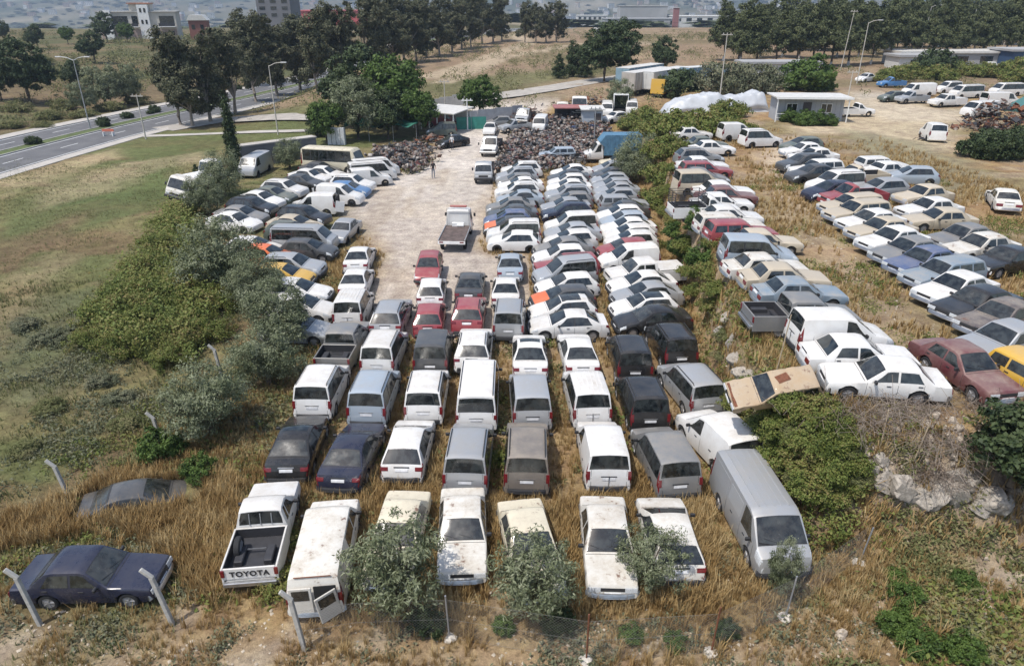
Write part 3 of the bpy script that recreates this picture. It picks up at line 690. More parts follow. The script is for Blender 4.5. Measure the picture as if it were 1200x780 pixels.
# old forward-bonnet estate van with barn doors (front row)
sT = Shell(4.75, 1.74, 1.72, [(0,.50),(.04,.78),(.12,.93),(.7,1.02),(.78,1.04),(1.28,1.60),(1.5,1.69),(4.3,1.70),(4.55,1.66),(4.70,1.18),(4.73,.9),(4.75,.46)],
           [(0,.46),(.12,.86),(.78,.98),(4.65,1.02),(4.75,.46)], .83, (.85, 3.75), .32, .26, (.93,.97,.99), (.95,.98,.99), crown=.03)
def make_barn():
    s = sT
    def extra(s, add):
        yb = -s.L / 2
        add('doorway_shade_slab', MB().box((.36, yb - .008, .98), (.66, .03, 1.0)).mesh('doorway_shade_slab', SEAM))  # near-black slab: the shade inside the doorway, put into its colour
        # left door shut, right door swung out
        d = MB().box((-.37, yb - .035, .96), (.68, .05, 1.04)); i = add('rear_door', d.mesh('rear_door', None, bevel=.02), None, True)
        add('door_pane', MB().box((-.37, yb - .063, 1.20), (.50, .012, .38)).mesh('door_pane', GLASS), None, par=i)
        M = Matrix.Translation((.73, yb - .04, .93)) @ Matrix.Rotation(R(32), 4, 'Z') @ Matrix.Rotation(R(-7), 4, 'Y')
        def box(c, dd):
            m = MB().box(c, dd); m.v = [tuple(M @ Vector(v)) for v in m.v]; return m
        i = add('rear_door', box((-.34, 0, 0), (.68, .05, 1.04)).mesh('rear_door', None, bevel=.02), None, True)
        add('door_pane', box((-.34, -.03, .24), (.50, .012, .38)).mesh('door_pane', GLASS), None, par=i)
        add('roof_rust', MB().box((0, yb + .18, 1.688), (1.1, .035, .03)).mesh('roof_rust', RUST, bevel=.008), None)
    define('barnvan', s, [(.95,1.75,1.36,1.75), (1.84,2.8,1.84,2.8)], (.83, 1.26), None, lights='tall', old=True, chrome=True, seams=(.85,1.8,2.9), word='old long van', cat='van', extra=extra, plate_z=.6, front_z=.72)
make_barn()
# pickups: cab shell plus an open load bed
def bed_part(L, W, y0, y1, z0, z1, add, name='load_bed', tail=True, liner=DARKMETAL):
    """open bed between local y1 (front) and y0 (tail)"""
    t = .06; w = W / 2; m = MB()
    m.box((0, (y0+y1)/2, z0), (W - .04, y1 - y0, .06))
    for sd in (-1, 1): m.box((sd * (w - t/2), (y0+y1)/2, (z0+z1)/2 - .16), (t, y1 - y0, z1 - z0 + .3))
    m.box((0, y1 - t/2, (z0+z1)/2 + .02), (W - .1, t, z1 - z0 - .04)); b = add(name, m.mesh(name, None, bevel=.012), None, True)
    add('tailgate', MB().box((0, y0 + t/2, (z0+z1)/2 - .02), (W - .14, t, z1 - z0 + .02)).mesh('tailgate', None, bevel=.012), None, True)
    li = MB().box((0, (y0+y1)/2, z0 + .04), (W - .14, y1 - y0 - .14, .02))
    for sd in (-1, 1): li.box((sd * (w - t - .012), (y0+y1)/2, (z0+z1)/2 + .02), (.016, y1 - y0 - .14, z1 - z0 - .08))
    li.box((0, y1 - t - .012, (z0+z1)/2 + .02), (W - .16, .016, z1 - z0 - .08)); add('bed_liner', li.mesh('bed_liner', liner), None)
    for sd in (-1, 1): li2 = MB().box((sd * (w - .40), (y0+y1)/2 - .1, z0 + .14), (.28, .75, .22)); add('wheel_box', li2.mesh('wheel_box', liner, bevel=.03), None, near=True)
    return b
def pickup(name, cab_end, two, word, extra=None, W=1.72, L=5.0, rails=False):
    s = Shell(L, W, 1.70, [(0,.52),(.05,.80),(.14,.92),(1.10,1.03),(1.18,1.05),(1.85,1.60),(2.05,1.68),(cab_end-.22,1.69),(cab_end-.08,1.62),(cab_end,1.08),(cab_end+.02,.62),(L-.1,.62),(L,.60)],
              [(0,.48),(.14,.84),(1.18,.97),(cab_end-.04,1.0),(cab_end+.02,.56),(L-.1,.56),(L,.5)], .78, (.86, 3.72), .345, .32, (.93,.97,.99), (.9,.93,.95), crown=.02)
    side = [(1.40,2.25,1.92,2.25)] + ([(2.33,cab_end-.22,2.33,cab_end-.28)] if two else [])
    def ex(s, add):
        bed_part(L, W, -L/2, L/2 - cab_end - .04, .66, 1.08, add)
        for sd in (-1, 1): add('tail_light', MB().box((sd * (W/2 - .05), -L/2 - .012, .90), (.12, .05, .26)).mesh('tail_light', REDL, bevel=.01), None)
        add('rear_bumper', MB().box((0, -L/2 - .06, .52), (W - .1, .14, .16)).mesh('rear_bumper', CHROME, bevel=.02), None, near=True)
        if extra: extra(s, add)
    define(name, s, side, (1.25, 1.83), (cab_end-.075, cab_end-.01), old=True, bumper=False, rails=rails, seams=(1.2,2.29), word=word, cat='pickup', extra=ex, front_z=.75)
    # the saloon lamps at the tail make no sense on a bed: drop them
    T = TYPES[name]; drop = [i for i, p in enumerate(T['parts']) if p[0] == 'tail_light'][:2]; drop += [i for i, p in enumerate(T['parts']) if p[0] == 'number_plate'][:1]
    keep = [i for i in range(len(T['parts'])) if i not in drop]; rem = {o: n for n, o in enumerate(keep)}
    T['parts'] = [(*T['parts'][i][:5], rem.get(T['parts'][i][5])) for i in keep]
def hilux_extra(s, add):
    # lettering pressed into the tailgate, and the bars over the rear glass
    cu = bpy.data.curves.new('lettering', 'FONT'); cu.body = 'TOYOTA'; cu.size = .27; cu.align_x = 'CENTER'; cu.align_y = 'CENTER'; cu.extrude = .006; cu.space_character = 1.12; cu.offset = .008
    to = bpy.data.objects.new('t', cu); COL.objects.link(to); dg = bpy.context.evaluated_depsgraph_get(); me = bpy.data.meshes.new_from_object(to.evaluated_get(dg)); bpy.data.objects.remove(to)
    me.transform(Matrix.Translation((0, -s.L/2 - .014, .85)) @ Matrix.Rotation(R(90), 4, 'X') ); me.name = 'lettering'
    me.materials.clear(); me.materials.append(TRIM); add('lettering', me, None)
    m = MB()
    for k in (-.36, 0, .36): m.box((k, s.L/2 - 2.72, 1.33), (.03, .05, .42), rx=R(-8))
    add('window_bar', m.mesh('window_bar', STEEL), None)
    tm, rm = wheel_meshes(.345); i = add('spare_wheel', tm, (-.55, -1.25, .98), near=True); add('rim', rm, None, near=True, par=i)
pickup('pickup_old', 2.75, True, 'pickup truck', hilux_extra, L=4.72)
pickup('pickup_double', 3.35, True, 'double-cab pickup', L=4.95, W=1.80)
def canopy_extra(s, add): add('bed_cover', MB().box((0, -s.L/2 + .95, 1.14), (1.74, 1.86, .10)).mesh('bed_cover', None, bevel=.03), None, True)
pickup('pickup_covered', 3.25, True, 'covered double-cab pickup', canopy_extra, L=5.2, W=1.85)
pickup('pickup_single', 2.35, False, 'single-cab pickup', L=4.7, W=1.66)
def rack_extra(s, add):
    for k in range(6):
        m = MB(); z = 1.18 + k * .16
        for sd in (-1, 1): m.tube([(sd*.78, -2.3, z), (sd*.78, -.2, z)], .02, 5)
        m.tube([(-.78, -2.3, z), (.78, -2.3, z)], .02, 5).tube([(-.78, -.2, z), (.78, -.2, z)], .02, 5); add('rack_bar', m.mesh('rack_bar', DARKMETAL), None)
    m = MB()
    for sx in (-.78, 0, .78):
        for y in (-2.3, -.2): m.tube([(sx, y, 1.0), (sx, y, 2.02)], .024, 5)
    add('rack_post', m.mesh('rack_post', DARKMETAL), None)
pickup('pickup_rack', 2.35, False, 'rack-topped pickup', rack_extra, L=4.7, W=1.7)
# small trucks: forward cab on a frame
def truck(name, L, W, cabH, body, word, cab_len=1.55, r=.38, bonnet=False):
    if bonnet: tp = [(0,.55),(.05,.95),(.2,1.05),(.75,1.18),(.82,1.2),(1.45,cabH-.1),(1.7,cabH),(2.05,cabH),(2.12,.9)]; cab_len = 2.12; bl = [(0,.5),(.2,.95),(.8,1.1),(2.1,1.1),(2.12,.8)]
    else: tp = [(0,.55),(.04,1.10),(.10,1.20),(.42,cabH-.14),(.6,cabH),(cab_len-.1,cabH),(cab_len-.03,cabH-.1),(cab_len,.9)]; bl = [(0,.5),(.1,1.10),(cab_len-.02,1.12),(cab_len,.8)]
    s = Shell(cab_len, W, cabH, tp, bl, .86, (), r, .42, (.93,.97,.99), (.97,.99,.99), crown=.02)
    s.sill = .42; P = []
    def add(n, me, loc=None, painted=False, near=False, par=None): P.append((n, me, loc, painted, near, par)); return len(P) - 1
    off = Vector((0, L/2 - cab_len/2, 0))
    def sh(mb): mb.v = [tuple(Vector(v) + off) for v in mb.v]; return mb
    add('cab', sh(s.body()).mesh('cab', None, smooth=32), painted=True)
    wsx = (.88, 1.42) if bonnet else (.13, .40); add('windscreen', sh(s.screen(*wsx)).mesh('windscreen', GLASS, smooth=30))
    q = (1.02, 1.85, 1.52, 1.85) if bonnet else (.38, cab_len-.3, .55, cab_len-.3)
    for sd in (-1, 1):
        add('side_window', sh(s.pane(*q, sd)).mesh('side_window', GLASS, smooth=30))
        add('headlight', MB().box((sd*(W/2-.28), L/2 + .005, .82), (.34,.06,.18)).mesh('headlight', CLEARL, bevel=.02)); 
        add('mirror', MB().box((sd*(W/2+.14), L/2-.35, 1.45), (.16,.06,.28)).mesh('mirror', TRIM, bevel=.02))
        add('tail_light', MB().box((sd*(W/2-.25), -L/2-.02, .82), (.3,.05,.12)).mesh('tail_light', REDL, bevel=.01))
    add('bumper', MB().box((0, L/2+.03, .55), (W, .12, .22)).mesh('bumper', TRIM if not bonnet else CHROME, bevel=.03))
    add('grille', MB().box((0, L/2+.004, .82), (W-.95, .06, .16)).mesh('grille', TRIM, bevel=.01))
    add('chassis', MB().box((-.38, -.3, .62), (.09, L-1.0, .16)).box((.38, -.3, .62), (.09, L-1.0, .16)).box((0, -L/2+.3, .62), (.7, .1, .12)).box((0, .2, .62), (.7, .1, .12)).mesh('chassis', DARKMETAL))
    add('number_plate', MB().box((0, L/2+.1, .55), (.5,.03,.11)).mesh('number_plate', PLATE), near=True)
    tm, rm = wheel_meshes(r, .22)
    for y in (L/2 - (.95 if bonnet else .75), -L/2 + 1.05):
        for sd in (-1, 1): i = add('wheel', tm, (sd*(W/2-.15), y, r)); add('rim', rm, None, near=True, par=i)
    H = body(L, W, L/2 - cab_len - .06, add)
    TYPES[name] = dict(parts=P, L=L, W=W, H=max(cabH, H or 0), word=word, cat='truck')
BEDWOOD = simple('worn_steel_deck', (.115,.085,.075), .8, .1, .45, 3, .3)
def flat_body(L, W, y1, add):
    add('deck', MB().box((0, (y1 - L/2)/2, .86), (W, y1 + L/2, .10)).mesh('deck', BEDWOOD, bevel=.01))
    e = MB()
    for sd in (-1, 1): e.box((sd*(W/2 - .03), (y1 - L/2)/2, .94), (.06, y1 + L/2 - .1, .10))
    add('deck_rail', e.mesh('deck_rail', STEEL, bevel=.01)); add('rear_beam', MB().box((0, -L/2 + .02, .78), (W, .12, .22)).mesh('rear_beam', WHITEP, bevel=.01))
    add('winch', MB().box((0, y1 - .18, 1.05), (.9, .25, .28)).cyl((.2, y1 - .35, 1.02), (1,0,0), .1, .5).mesh('winch', WHITEP, bevel=.01))
    f = MB().tube([(-.85, y1 - .05, .9), (-.85, y1 - .05, 2.25), (.85, y1 - .05, 2.25), (.85, y1 - .05, .9)], .03, 6); add('headboard', f.mesh('headboard', STEEL))
    add('light_bar', MB().box((0, y1 + .45, 2.30), (1.3, .28, .12)).mesh('light_bar', simple('amber_beacon', (.30,.07,.05), .3), bevel=.03))
    return 2.2
def drop_body(L, W, y1, add):
    add('deck', MB().box((0, (y1 - L/2)/2, .86), (W, y1 + L/2, .08)).mesh('deck', BEDWOOD))
    for sd in (-1, 1): add('drop_side', MB().box((sd*(W/2 - .02), (y1 - L/2)/2, 1.09), (.04, y1 + L/2, .38)).mesh('drop_side', DARKMETAL, bevel=.01))
    add('tailgate', MB().box((0, -L/2 + .02, 1.09), (W - .1, .04, .38)).mesh('tailgate', DARKMETAL, bevel=.01)); add('headboard', MB().box((0, y1 - .02, 1.30), (W - .1, .05, .8)).mesh('headboard', DARKMETAL, bevel=.01))
    return 2.0
def box_body(L, W, y1, add):
    m = simple('blue_tarpaulin', (.085,.19,.29), .7, 0, .25, 2.5, .3); bx = MB()
    yy0, yy1 = -L/2 - .1, y1 + .55; bx.prism([(yy0, .85), (y1, .85), (y1, 1.75), (yy1, 2.25), (y1 - .1, 3.0), (yy0, 3.0)], -W/2 - .12, W/2 + .12, axis='x'); add('tilt_cover', bx.mesh('tilt_cover', m))
    r = MB()
    for k in range(9):
        y = yy0 + .2 + k * (y1 - yy0 - .3) / 8
        for sd in (-1, 1): r.box((sd*(W/2 + .125), y, 1.92), (.03, .05, 2.1))
    add('tilt_rib', r.mesh('tilt_rib', m)); return 3.0
truck('flatbed', 5.6, 2.0, 2.10, flat_body, 'recovery truck with an empty flat bed')
truck('dropside', 5.0, 1.85, 2.0, drop_body, 'dropside truck')
truck('bonnettruck', 5.4, 1.95, 2.05, drop_body, 'bonneted dropside truck', bonnet=True)
truck('boxtruck', 6.3, 2.0, 2.15, box_body, 'truck with a blue covered body', bonnet=True)
def bare(L, W, y1, add): return 0
truck('barecab', 4.6, 2.1, 2.25, bare, 'bare truck chassis with its cab')
truck('bigcab', 5.6, 2.4, 2.9, bare, 'tall lorry tractor unit', r=.5)
# minibus
sB = Shell(6.6, 2.1, 2.6, [(0,.5),(.05,1.2),(.10,1.3),(.55,2.35),(.8,2.57),(6.3,2.6),(6.45,2.5),(6.55,1.4),(6.6,.5)], [(0,.45),(.1,1.2),(6.5,1.28),(6.6,.45)], .90, (1.2, 4.7), .40, .35, (.95,.98,.99), (.96,.98,.99), crown=.03)
define('minibus', sB, [(.75,1.5,.85,1.5)] + [(1.6+.95*k, 2.47+.95*k, 1.6+.95*k, 2.47+.95*k) for k in range(5)], (.14, .53), (6.46, 6.54), lights='tall', word='minibus', cat='minibus', plate_z=.7, front_z=.8, seams=(.7,1.55))

VEHICLES = []      # (thing, type, half length, half width) for later use
def vehicle(tname, loc, rz, colour, label, group=None, near=True, rx=0, ry=0, name=None, overrides=None):
    T = TYPES[tname]; nm = name or {'van': 'van', 'pickup': 'pickup_truck', 'truck': 'truck', 'minibus': 'minibus'}.get(T['cat'], 'parked_car')
    root = thing(nm, label, T['cat'], loc, 0, group); root.rotation_euler = (rx, ry, rz); made = []
    for i, (n, me, l, painted, nearonly, par) in enumerate(T['parts']):
        if nearonly and not near: made.append(None); continue
        o = bpy.data.objects.new(n, me); COL.objects.link(o); o.parent = made[par] if par is not None and made[par] is not None else root
        if l is not None: o.location = l
        if painted:
            if not me.materials: me.materials.append(None)
            c = (overrides or {}).get(n, colour); o.material_slots[0].link = 'OBJECT'; o.material_slots[0].material = PAINT[c]
        made.append(o)
    return root

def add_bonnet(root, tname, colour):
    T = TYPES[tname]; k = tname + '_bonnet'
    if k not in TYPES: TYPES[k] = T['shell'].screen(.16, T['ws'][0] - .05, va=4.3, off=.012).mesh('bonnet', None, smooth=35)
    o = link('bonnet', TYPES[k], root); o.material_slots[0].link = 'OBJECT'; o.material_slots[0].material = PAINT[colour]; o['label'] = colour + ' bonnet'
# ------------------------------------------------------------------ where the vehicles stand
# every entry: pixel of the roof centre in the photo, kind, colour, heading (0 = facing away from the camera, 90 = facing left)
ORD = ['', 'first', 'second', 'third', 'fourth', 'fifth', 'sixth', 'seventh', 'eighth', 'ninth', 'tenth', 'eleventh', 'twelfth', 'thirteenth', 'fourteenth', 'fifteenth', 'sixteenth', 'seventeenth', 'eighteenth', 'nineteenth', 'twentieth', 'twenty-first', 'twenty-second', 'twenty-third', 'twenty-fourth', 'twenty-fifth', 'twenty-sixth', 'twenty-seventh', 'twenty-eighth', 'twenty-ninth', 'thirtieth']
CW = dict(oldwhite='faded white', cream='cream', paleblue='pale silver blue', darkgrey='dark grey', skyblue='bright blue', dustblue='dusty blue', brown='brown grey', plum='dull black', green='dark green', navy='dark navy', tan='tan')
def cw(c): return CW.get(c, c)
SPOTS = []
def spot(px, py, t, c, h, label, group=None, z=0.0, **k): SPOTS.append(dict(px=px, py=py, t=t, c=c, h=h, label=label, group=group, z=z, k=k))
def block(rows, tmpl, group, z=0.0, start=1):
    for n, r in enumerate(rows):
        px, py, t, c, h = r[:5]; k = r[5] if len(r) > 5 else {}
        lab = tmpl.format(c=cw(c), w=TYPES[t]['word'], n=ORD[start + n]); spot(px, py, t, c, h, lab, group, z, **k)
# front row by the fence
G = 'vehicles in the front row by the fence'
spot(86,652,'oldsedan','navy',-88,'dark navy saloon alone in the dry grass, facing right', G)
spot(148,571,'sedan','darkgrey',-72,'dark grey car sunk in tall dry grass, only roof and windscreen showing', G, -.8)
spot(306,589,'pickup_old','white',6,'white pickup with a dark open bed and lettered tailgate', G)
spot(375,632,'barnvan','oldwhite',3,'old white van with one rear door hanging open', G)
spot(468,597,'oldsedan','cream',178,'dirty cream saloon half hidden behind a young olive tree', G)
spot(542,586,'oldsedan','oldwhite',-178,'white saloon facing the fence, between two young olive trees', G)
spot(618,608,'oldsedan','cream',-170,'cream white saloon facing the fence behind the middle olive tree', G)
spot(711,604,'oldsedan','oldwhite',179,'white saloon with rust spots on its bonnet, facing the fence', G)
spot(790,617,'hatch','oldwhite',-1,'small white hatchback seen from behind beside the fence olive', G)
spot(884,556,'ribvan','silver',-176,'long silver van with a ribbed roof facing the camera', G)
spot(845,486,'panelvan','white',17,'white van overgrown with brambles behind the long silver van')
# rows in the lot, left to right
R2 = '{c} {w}, {n} from left in the second row from the fence'
block([(345,505,'sedan_sunroof','black',3),(410,515,'sedan','navy',-5),(477,508,'hatch','white',-2),(550,505,'mpv','silver',0),(618,510,'mpv','brown',0),(709,512,'panelvan','white',0),(787,518,'mpv_plain','grey',6)], R2, 'second row of the lot')
R3 = '{c} {w}, {n} from left in the third row from the fence'
block([(371,437,'mpv','white',-2),(433,446,'mpv','paleblue',-2),(497,445,'mpv','white',-1),(559,437,'longvan','white',-1),(621,447,'mpv_plain','silver',0),(690,447,'mpv_ribbed','white',2),(757,454,'mpv','black',2),(820,434,'mpv','silver',11)], R3, 'third row of the lot')
R4 = '{c} {w}, {n} from left in the fourth row from the fence'
block([(389,380,'pickup_double','grey',0),(447,396,'mpv','white',-3),(505,395,'mpv_plain','darkgrey',-1),(562,394,'suv','white',0),(621,402,'sedan_sunroof','white',0),(679,402,'sedan','white',3),(743,405,'mpv','black',3),(793,390,'mpv','black',6)], R4, 'fourth row of the lot')
R5 = '{c} {w}, {n} from left in the fifth row from the fence'
block([(401,347,'mpv_ribbed','white',0),(455,359,'suv','silver',-2),(500,364,'hatch','red',0),(548,360,'suv','red',0),(594,358,'mpv','silver',0)], R5, 'fifth row of the lot')
R6 = '{c} {w}, {n} from left in the sixth row from the fence'
block([(414,321,'sedan','white',1),(502,330,'hatch','white',0),(550,327,'sedan','darkgrey',0),(593,329,'sedan','white',0)], R6, 'sixth row of the lot')
spot(419,293,'sedan','white',2,'white saloon at the far end of the leftmost column, beside the lane','seventh row of the lot')
spot(503,297,'hatch','red',180,'red hatchback facing the camera at the near end of the open lane','seventh row of the lot')
spot(598,301,'sedan','paleblue',0,'pale silver blue saloon seen from behind, beside the side-on white hatchback','seventh row of the lot')
# packed columns facing left, near to far
A = '{c} {w} {n} from the near end of the packed column beside the lane'
block([(616,272,'hatch','white',89),(618,258,'mpv','white',91),(604,253,'hatch','darkgrey',93,dict(bonnet='orange')),(604,247,'hatch','blue',93),(606,240,'sedan','darkgrey',94),(604,232,'sedan','grey',95),(617,223,'sedan','paleblue',95),(618,213,'suv','white',95),(615,207,'sedan','white',95),(612,202,'hatch','grey',95),(615,196,'suv','silver',95),(620,189,'suv','white',95)], A, 'packed column beside the lane')
B = '{c} {w} {n} from the near end of the middle packed column'
block([(673,364,'sedan','white',95),(669,346,'darkroof','white',98),(673,337,'hatch','darkgrey',100,dict(bonnet='orange')),(676,320,'hatch','white',99),(677,302,'mpv','silver',103),(674,292,'oldwagon','red',101),(668,287,'hatch','white',100),(674,279,'sedan','grey',98),(676,269,'hatch','white',98),(675,262,'sedan','silver',97),(683,249,'mpv_plain','white',96),(675,238,'suv','navy',96),(668,231,'sedan','silver',95),(677,225,'hatch','grey',95),(675,217,'suv','silver',95),(673,210,'sedan','white',95),(673,204,'hatch','white',95),(672,199,'sedan','darkgrey',95),(675,193,'sedan','white',95)], B, 'middle packed column')
C = '{c} {w} {n} from the near end of the right packed column'
block([(774,360,'sedan','black',99),(769,346,'darkroof','white',100),(767,332,'sedan','silver',100),(762,321,'sedan','white',99),(762,305,'pickup_covered','white',98),(752,286,'panelvan','white',97),(736,279,'hatch','red',96),(748,268,'hatch','white',96),(747,262,'hatch','white',96),(741,255,'sedan','white',96),(741,248,'hatch','paleblue',96),(737,242,'hatch','white',96),(738,236,'sedan','darkgrey',96),(720,228,'oldwagon','silver',-86),(728,220,'hatch','silver',95),(728,214,'sedan','silver',95),(725,208,'hatch','silver',95),(722,202,'hatch','silver',95),(720,196,'sedan','darkgrey',95),(722,189,'hatch','silver',95)], C, 'right packed column')
SPOTS[-7]['label'] = 'silver estate facing right among left-facing cars of the right packed column'
# left block facing right, near to far
Lt = '{c} {w} {n} from the near end of the block left of the lane'
block([(350,366,'hatch','silver',-95),(347,347,'hatch','white',-95),(338,327,'sedan','white',-96),(326,305,'hatch','yellow',-95),(334,291,'suv','silver',-95),(340,280,'hatch','darkgrey',-96),(341,268,'longvan','silver',-94,dict(scale=.93)),(331,260,'hatch','green',-100),(339,252,'sedan','beige',-103),(345,241,'suv','black',-106)], Lt, 'block left of the lane')
Lu = '{c} {w} behind the olive trees, {n} from the near end'
block([(298,292,'hatch','orange',-98),(298,277,'hatch','white',-98),(268,249,'sedan','white',-103),(276,242,'sedan','grey',-103),(284,231,'suv','black',-104),(300,224,'sedan','white',-105),(313,219,'sedan','green',-104),(323,210,'suv','white',-105)], Lu, 'cars behind the olive row')
Lv = '{c} {w} in the far left block, {n} from its near end'
block([(349,204,'sedan','darkgrey',-105),(361,197,'sedan','white',-106),(378,195,'sedan','white',-106),(371,189,'sedan','darkgrey',-106),(379,182,'sedan','black',-106)], Lv, 'cars of the far left block')
spot(401,259,'oldsedan','silver',172,'small silver saloon facing the camera on the lane edge')
spot(377,227,'panelvan','white',90,'white panel van with its rear end torn open, beside the lane')
spot(387,216,'panelvan','white',-98,'complete white panel van standing behind the torn open van')
spot(401,212,'hatch','skyblue',-98,'bright blue crashed hatchback facing right onto the lane')
spot(406,203,'suv','white',-99,'white sport utility car between the blue car and the vans')
spot(419,198,'panelvan','white',-70,'white panel van seen from behind, nearer than the long white vans')
spot(426,191,'longvan','white',-66,'long white minivan beside the heap of motorcycles')
spot(432,185,'longvan','white',-66,'second long white minivan, just beyond the first')
spot(389,172,'minibus','cream',-104,'cream white minibus with a row of windows behind the left block')
# lane
spot(539,243,'flatbed','white',-6,'white recovery truck with an empty brown flat bed in the lane')
spot(566,191,'dropside','silver',177,'light grey dropside truck facing the camera in the lane')
spot(574,161,'bonnettruck','white',172,'white bonneted truck facing the camera at the far end of the lane')
spot(533,158,'sedan','black',128,'black saloon at the far left of the lane')
spot(577,143,'sedan','white',178,'small white saloon facing the camera beyond the motorcycles')
spot(661,172,'oldwagon','paleblue',97,'silver estate car standing among the scrapped motorcycles')
spot(719,158,'boxtruck','white',92,'white truck with a blue covered body facing left')
spot(724,181,'pickup_single','cream',92,'cream pickup half hidden below the blue covered truck')
# terrace, near column facing right (near to far)
T = TER
D = '{c} {w} {n} from the near end of the terrace edge column'
block([(967,367,'panelvan','white',-90,dict(scale=.93)),(940,346,'pickup_double','grey',-89),(929,326,'oldsedan','dustblue',-91),(911,309,'oldsedan','beige',-89),(889,296,'oldsedan','oldwhite',-89),(874,276,'mpv_plain','paleblue',-94),(884,266,'oldsedan','beige',-90),(852,257,'oldwagon','red',-85),(836,248,'oldwagon','oldwhite',-86),(845,239,'oldsedan','white',-86),(835,230,'pickup_rack','white',-86),(836,223,'oldsedan','white',-86),(846,219,'oldsedan','maroon',-86),(842,212,'oldsedan','white',-86),(818,206,'mpv_plain','beige',-86),(818,196,'sedan','grey',-86),(816,189,'oldwagon','red',-86),(818,183,'oldsedan','white',-86),(810,173,'suv','grey',-86)], D, 'terrace edge column', T)
spot(997,397,'oldsedan','white',-94,'white saloon with a dark rear window between the white van and wreck','terrace edge column',T)
spot(1052,421,'oldsedan','white',83,'white saloon facing left at the near corner of the terrace','terrace edge column',T)
spot(928,428,'oldwagon','tan',98,'tan wrecked car tilted on the bramble bank','terrace edge column',T, tilt=(-.16,-.50), scale=.76, ghost=1)
spot(1130,404,'oldsedan','maroon',-170,'maroon saloon facing the camera beside the yellow estate', None, T)
spot(1181,404,'oldwagon','yellow',-165,'yellow estate car cut by the right edge of the picture', None, T)
spot(830,165,'oldsedan','white',-84,'white saloon at the far end of the terrace edge column',None,T)
spot(822,160,'oldsedan','green',-84,'dark green car beyond the white saloon under the vines',None,T)
spot(884,151,'mpv','white',-82,'white tall van with dark windows standing side on beside the path',None,T)
spot(857,144,'panelvan','white',-82,'white panel van behind the side on family van',None,T)
spot(806,149,'oldsedan','white',-80,'white roof of a car buried in green vines',None,T)
# terrace, left-facing column (near to far)
E = '{c} {w} {n} from the near end of the middle terrace column'
block([(1196,384,'oldsedan','silver',111),(1186,353,'oldsedan','plum',112),(1160,337,'oldsedan','black',111),(1132,320,'oldsedan','white',111),(1128,304,'oldwagon','dustblue',110),(1096,292,'oldsedan','blue',109),(1077,280,'oldsedan','grey',108),(1056,267,'oldsedan','white',107),(1042,256,'oldsedan','beige',106),(1031,245,'oldsedan','white',105),(1019,234,'oldwagon','beige',104),(1009,225,'oldwagon','beige',103),(1000,216,'pickup_single','red',103),(984,211,'hatch','navy',102),(994,199,'mpv','white',101),(966,195,'sedan','darkgrey',101),(1000,191,'pickup_single','beige',101),(969,187,'oldwagon','white',101),(953,179,'suv','darkgrey',100),(960,173,'oldsedan','white',100),(948,167,'oldsedan','white',100),(948,161,'hatch','green',100)], E, 'middle terrace column', T)
Fq = '{c} {w} in the outer terrace column, {n} from its near end'
block([(1190,289,'oldsedan','black',110),(1158,274,'oldsedan','oldwhite',104),(1139,264,'oldsedan','grey',108),(1110,244,'oldsedan','beige',92),(1098,232,'oldsedan','white',102),(1090,217,'oldsedan','beige',104),(1043,209,'hatch','silver',100),(1076,195,'hatch','paleblue',80),(1040,189,'oldsedan','white',-80),(1024,183,'oldwagon','white',-82)], Fq, 'outer terrace column', T)
spot(1181,222,'oldsedan','oldwhite',-22,'white saloon seen from behind, alone on the right terrace',None,T)
# upper right
spot(1099,145,'panelvan','white',-12,'white van seen from behind beside a pile of scrap parts',None,T)
spot(1112,110,'pickup_covered','white',103,'white double-cab pickup facing left on the sandy track',None,T)
spot(1155,118,'longpanel','white',112,'white panel van facing left beside the scrap heap',None,T)
spot(1169,108,'longpanel','white',-85,'white panel van facing right behind the pickup',None,T)
spot(1139,99,'longvan','white',100,'white minibus van with open windows behind the vans',None,T)
spot(1068,107,'pickup_single','silver',100,'silver pickup loaded with scrap beside the sandy track',None,T)
spot(1083,97,'longpanel','white',100,'white van behind the silver pickup',None,T)
spot(1044,90,'pickup_single','skyblue',98,'bright blue pickup in the bushes by the track',None,T)
spot(1017,86,'sedan','white',125,'white car partly hidden at the bend of the track',None,T)
spot(1186,97,'longvan','white',100,'white minibus at the right edge behind the panel vans',None,T)
spot(1118,95,'mpv','white',100,'white tall van half hidden behind the double-cab pickup',None,T)
spot(1052,107,'hatch','green',100,'dark green wrecked hatchback left of the silver pickup',None,T)
spot(1163,72,'dropside','white',-88,'white dropside truck beside the far sheds',None,T)
spot(1007,120,'pickup_single','white',-85,'white pickup parked against the cabin',None,T)
# far end of the yard
spot(659,121,'dropside','oldwhite',176,'pale old lorry among the scrapped trucks at the far end')
spot(628,134,'longpanel','white',170,'white box van facing the camera at the far end of the yard')
spot(613,128,'bonnettruck','silver',165,'grey scrapped truck beside the white box van')
spot(679,114,'bigcab','white',178,'tall white lorry cab at the far end of the yard')
spot(712,118,'longvan','white',172,'white minivan left of the white delivery body')
spot(741,116,'longvan','white',170,'white minivan right of the white delivery body')
spot(725,130,'hatch','white',120,'white wrecked hatchback below the delivery vans')
spot(509,131,'longpanel','red',-80,'red van parked beyond the roofed shed')
spot(524,143,'mpv','green',100,'dark green van beside the far shed')
spot(605,140,'pickup_single','silver',120,'silver wrecked pickup at the far gate')
spot(590,136,'hatch','grey',100,'grey wrecked hatchback at the far gate')

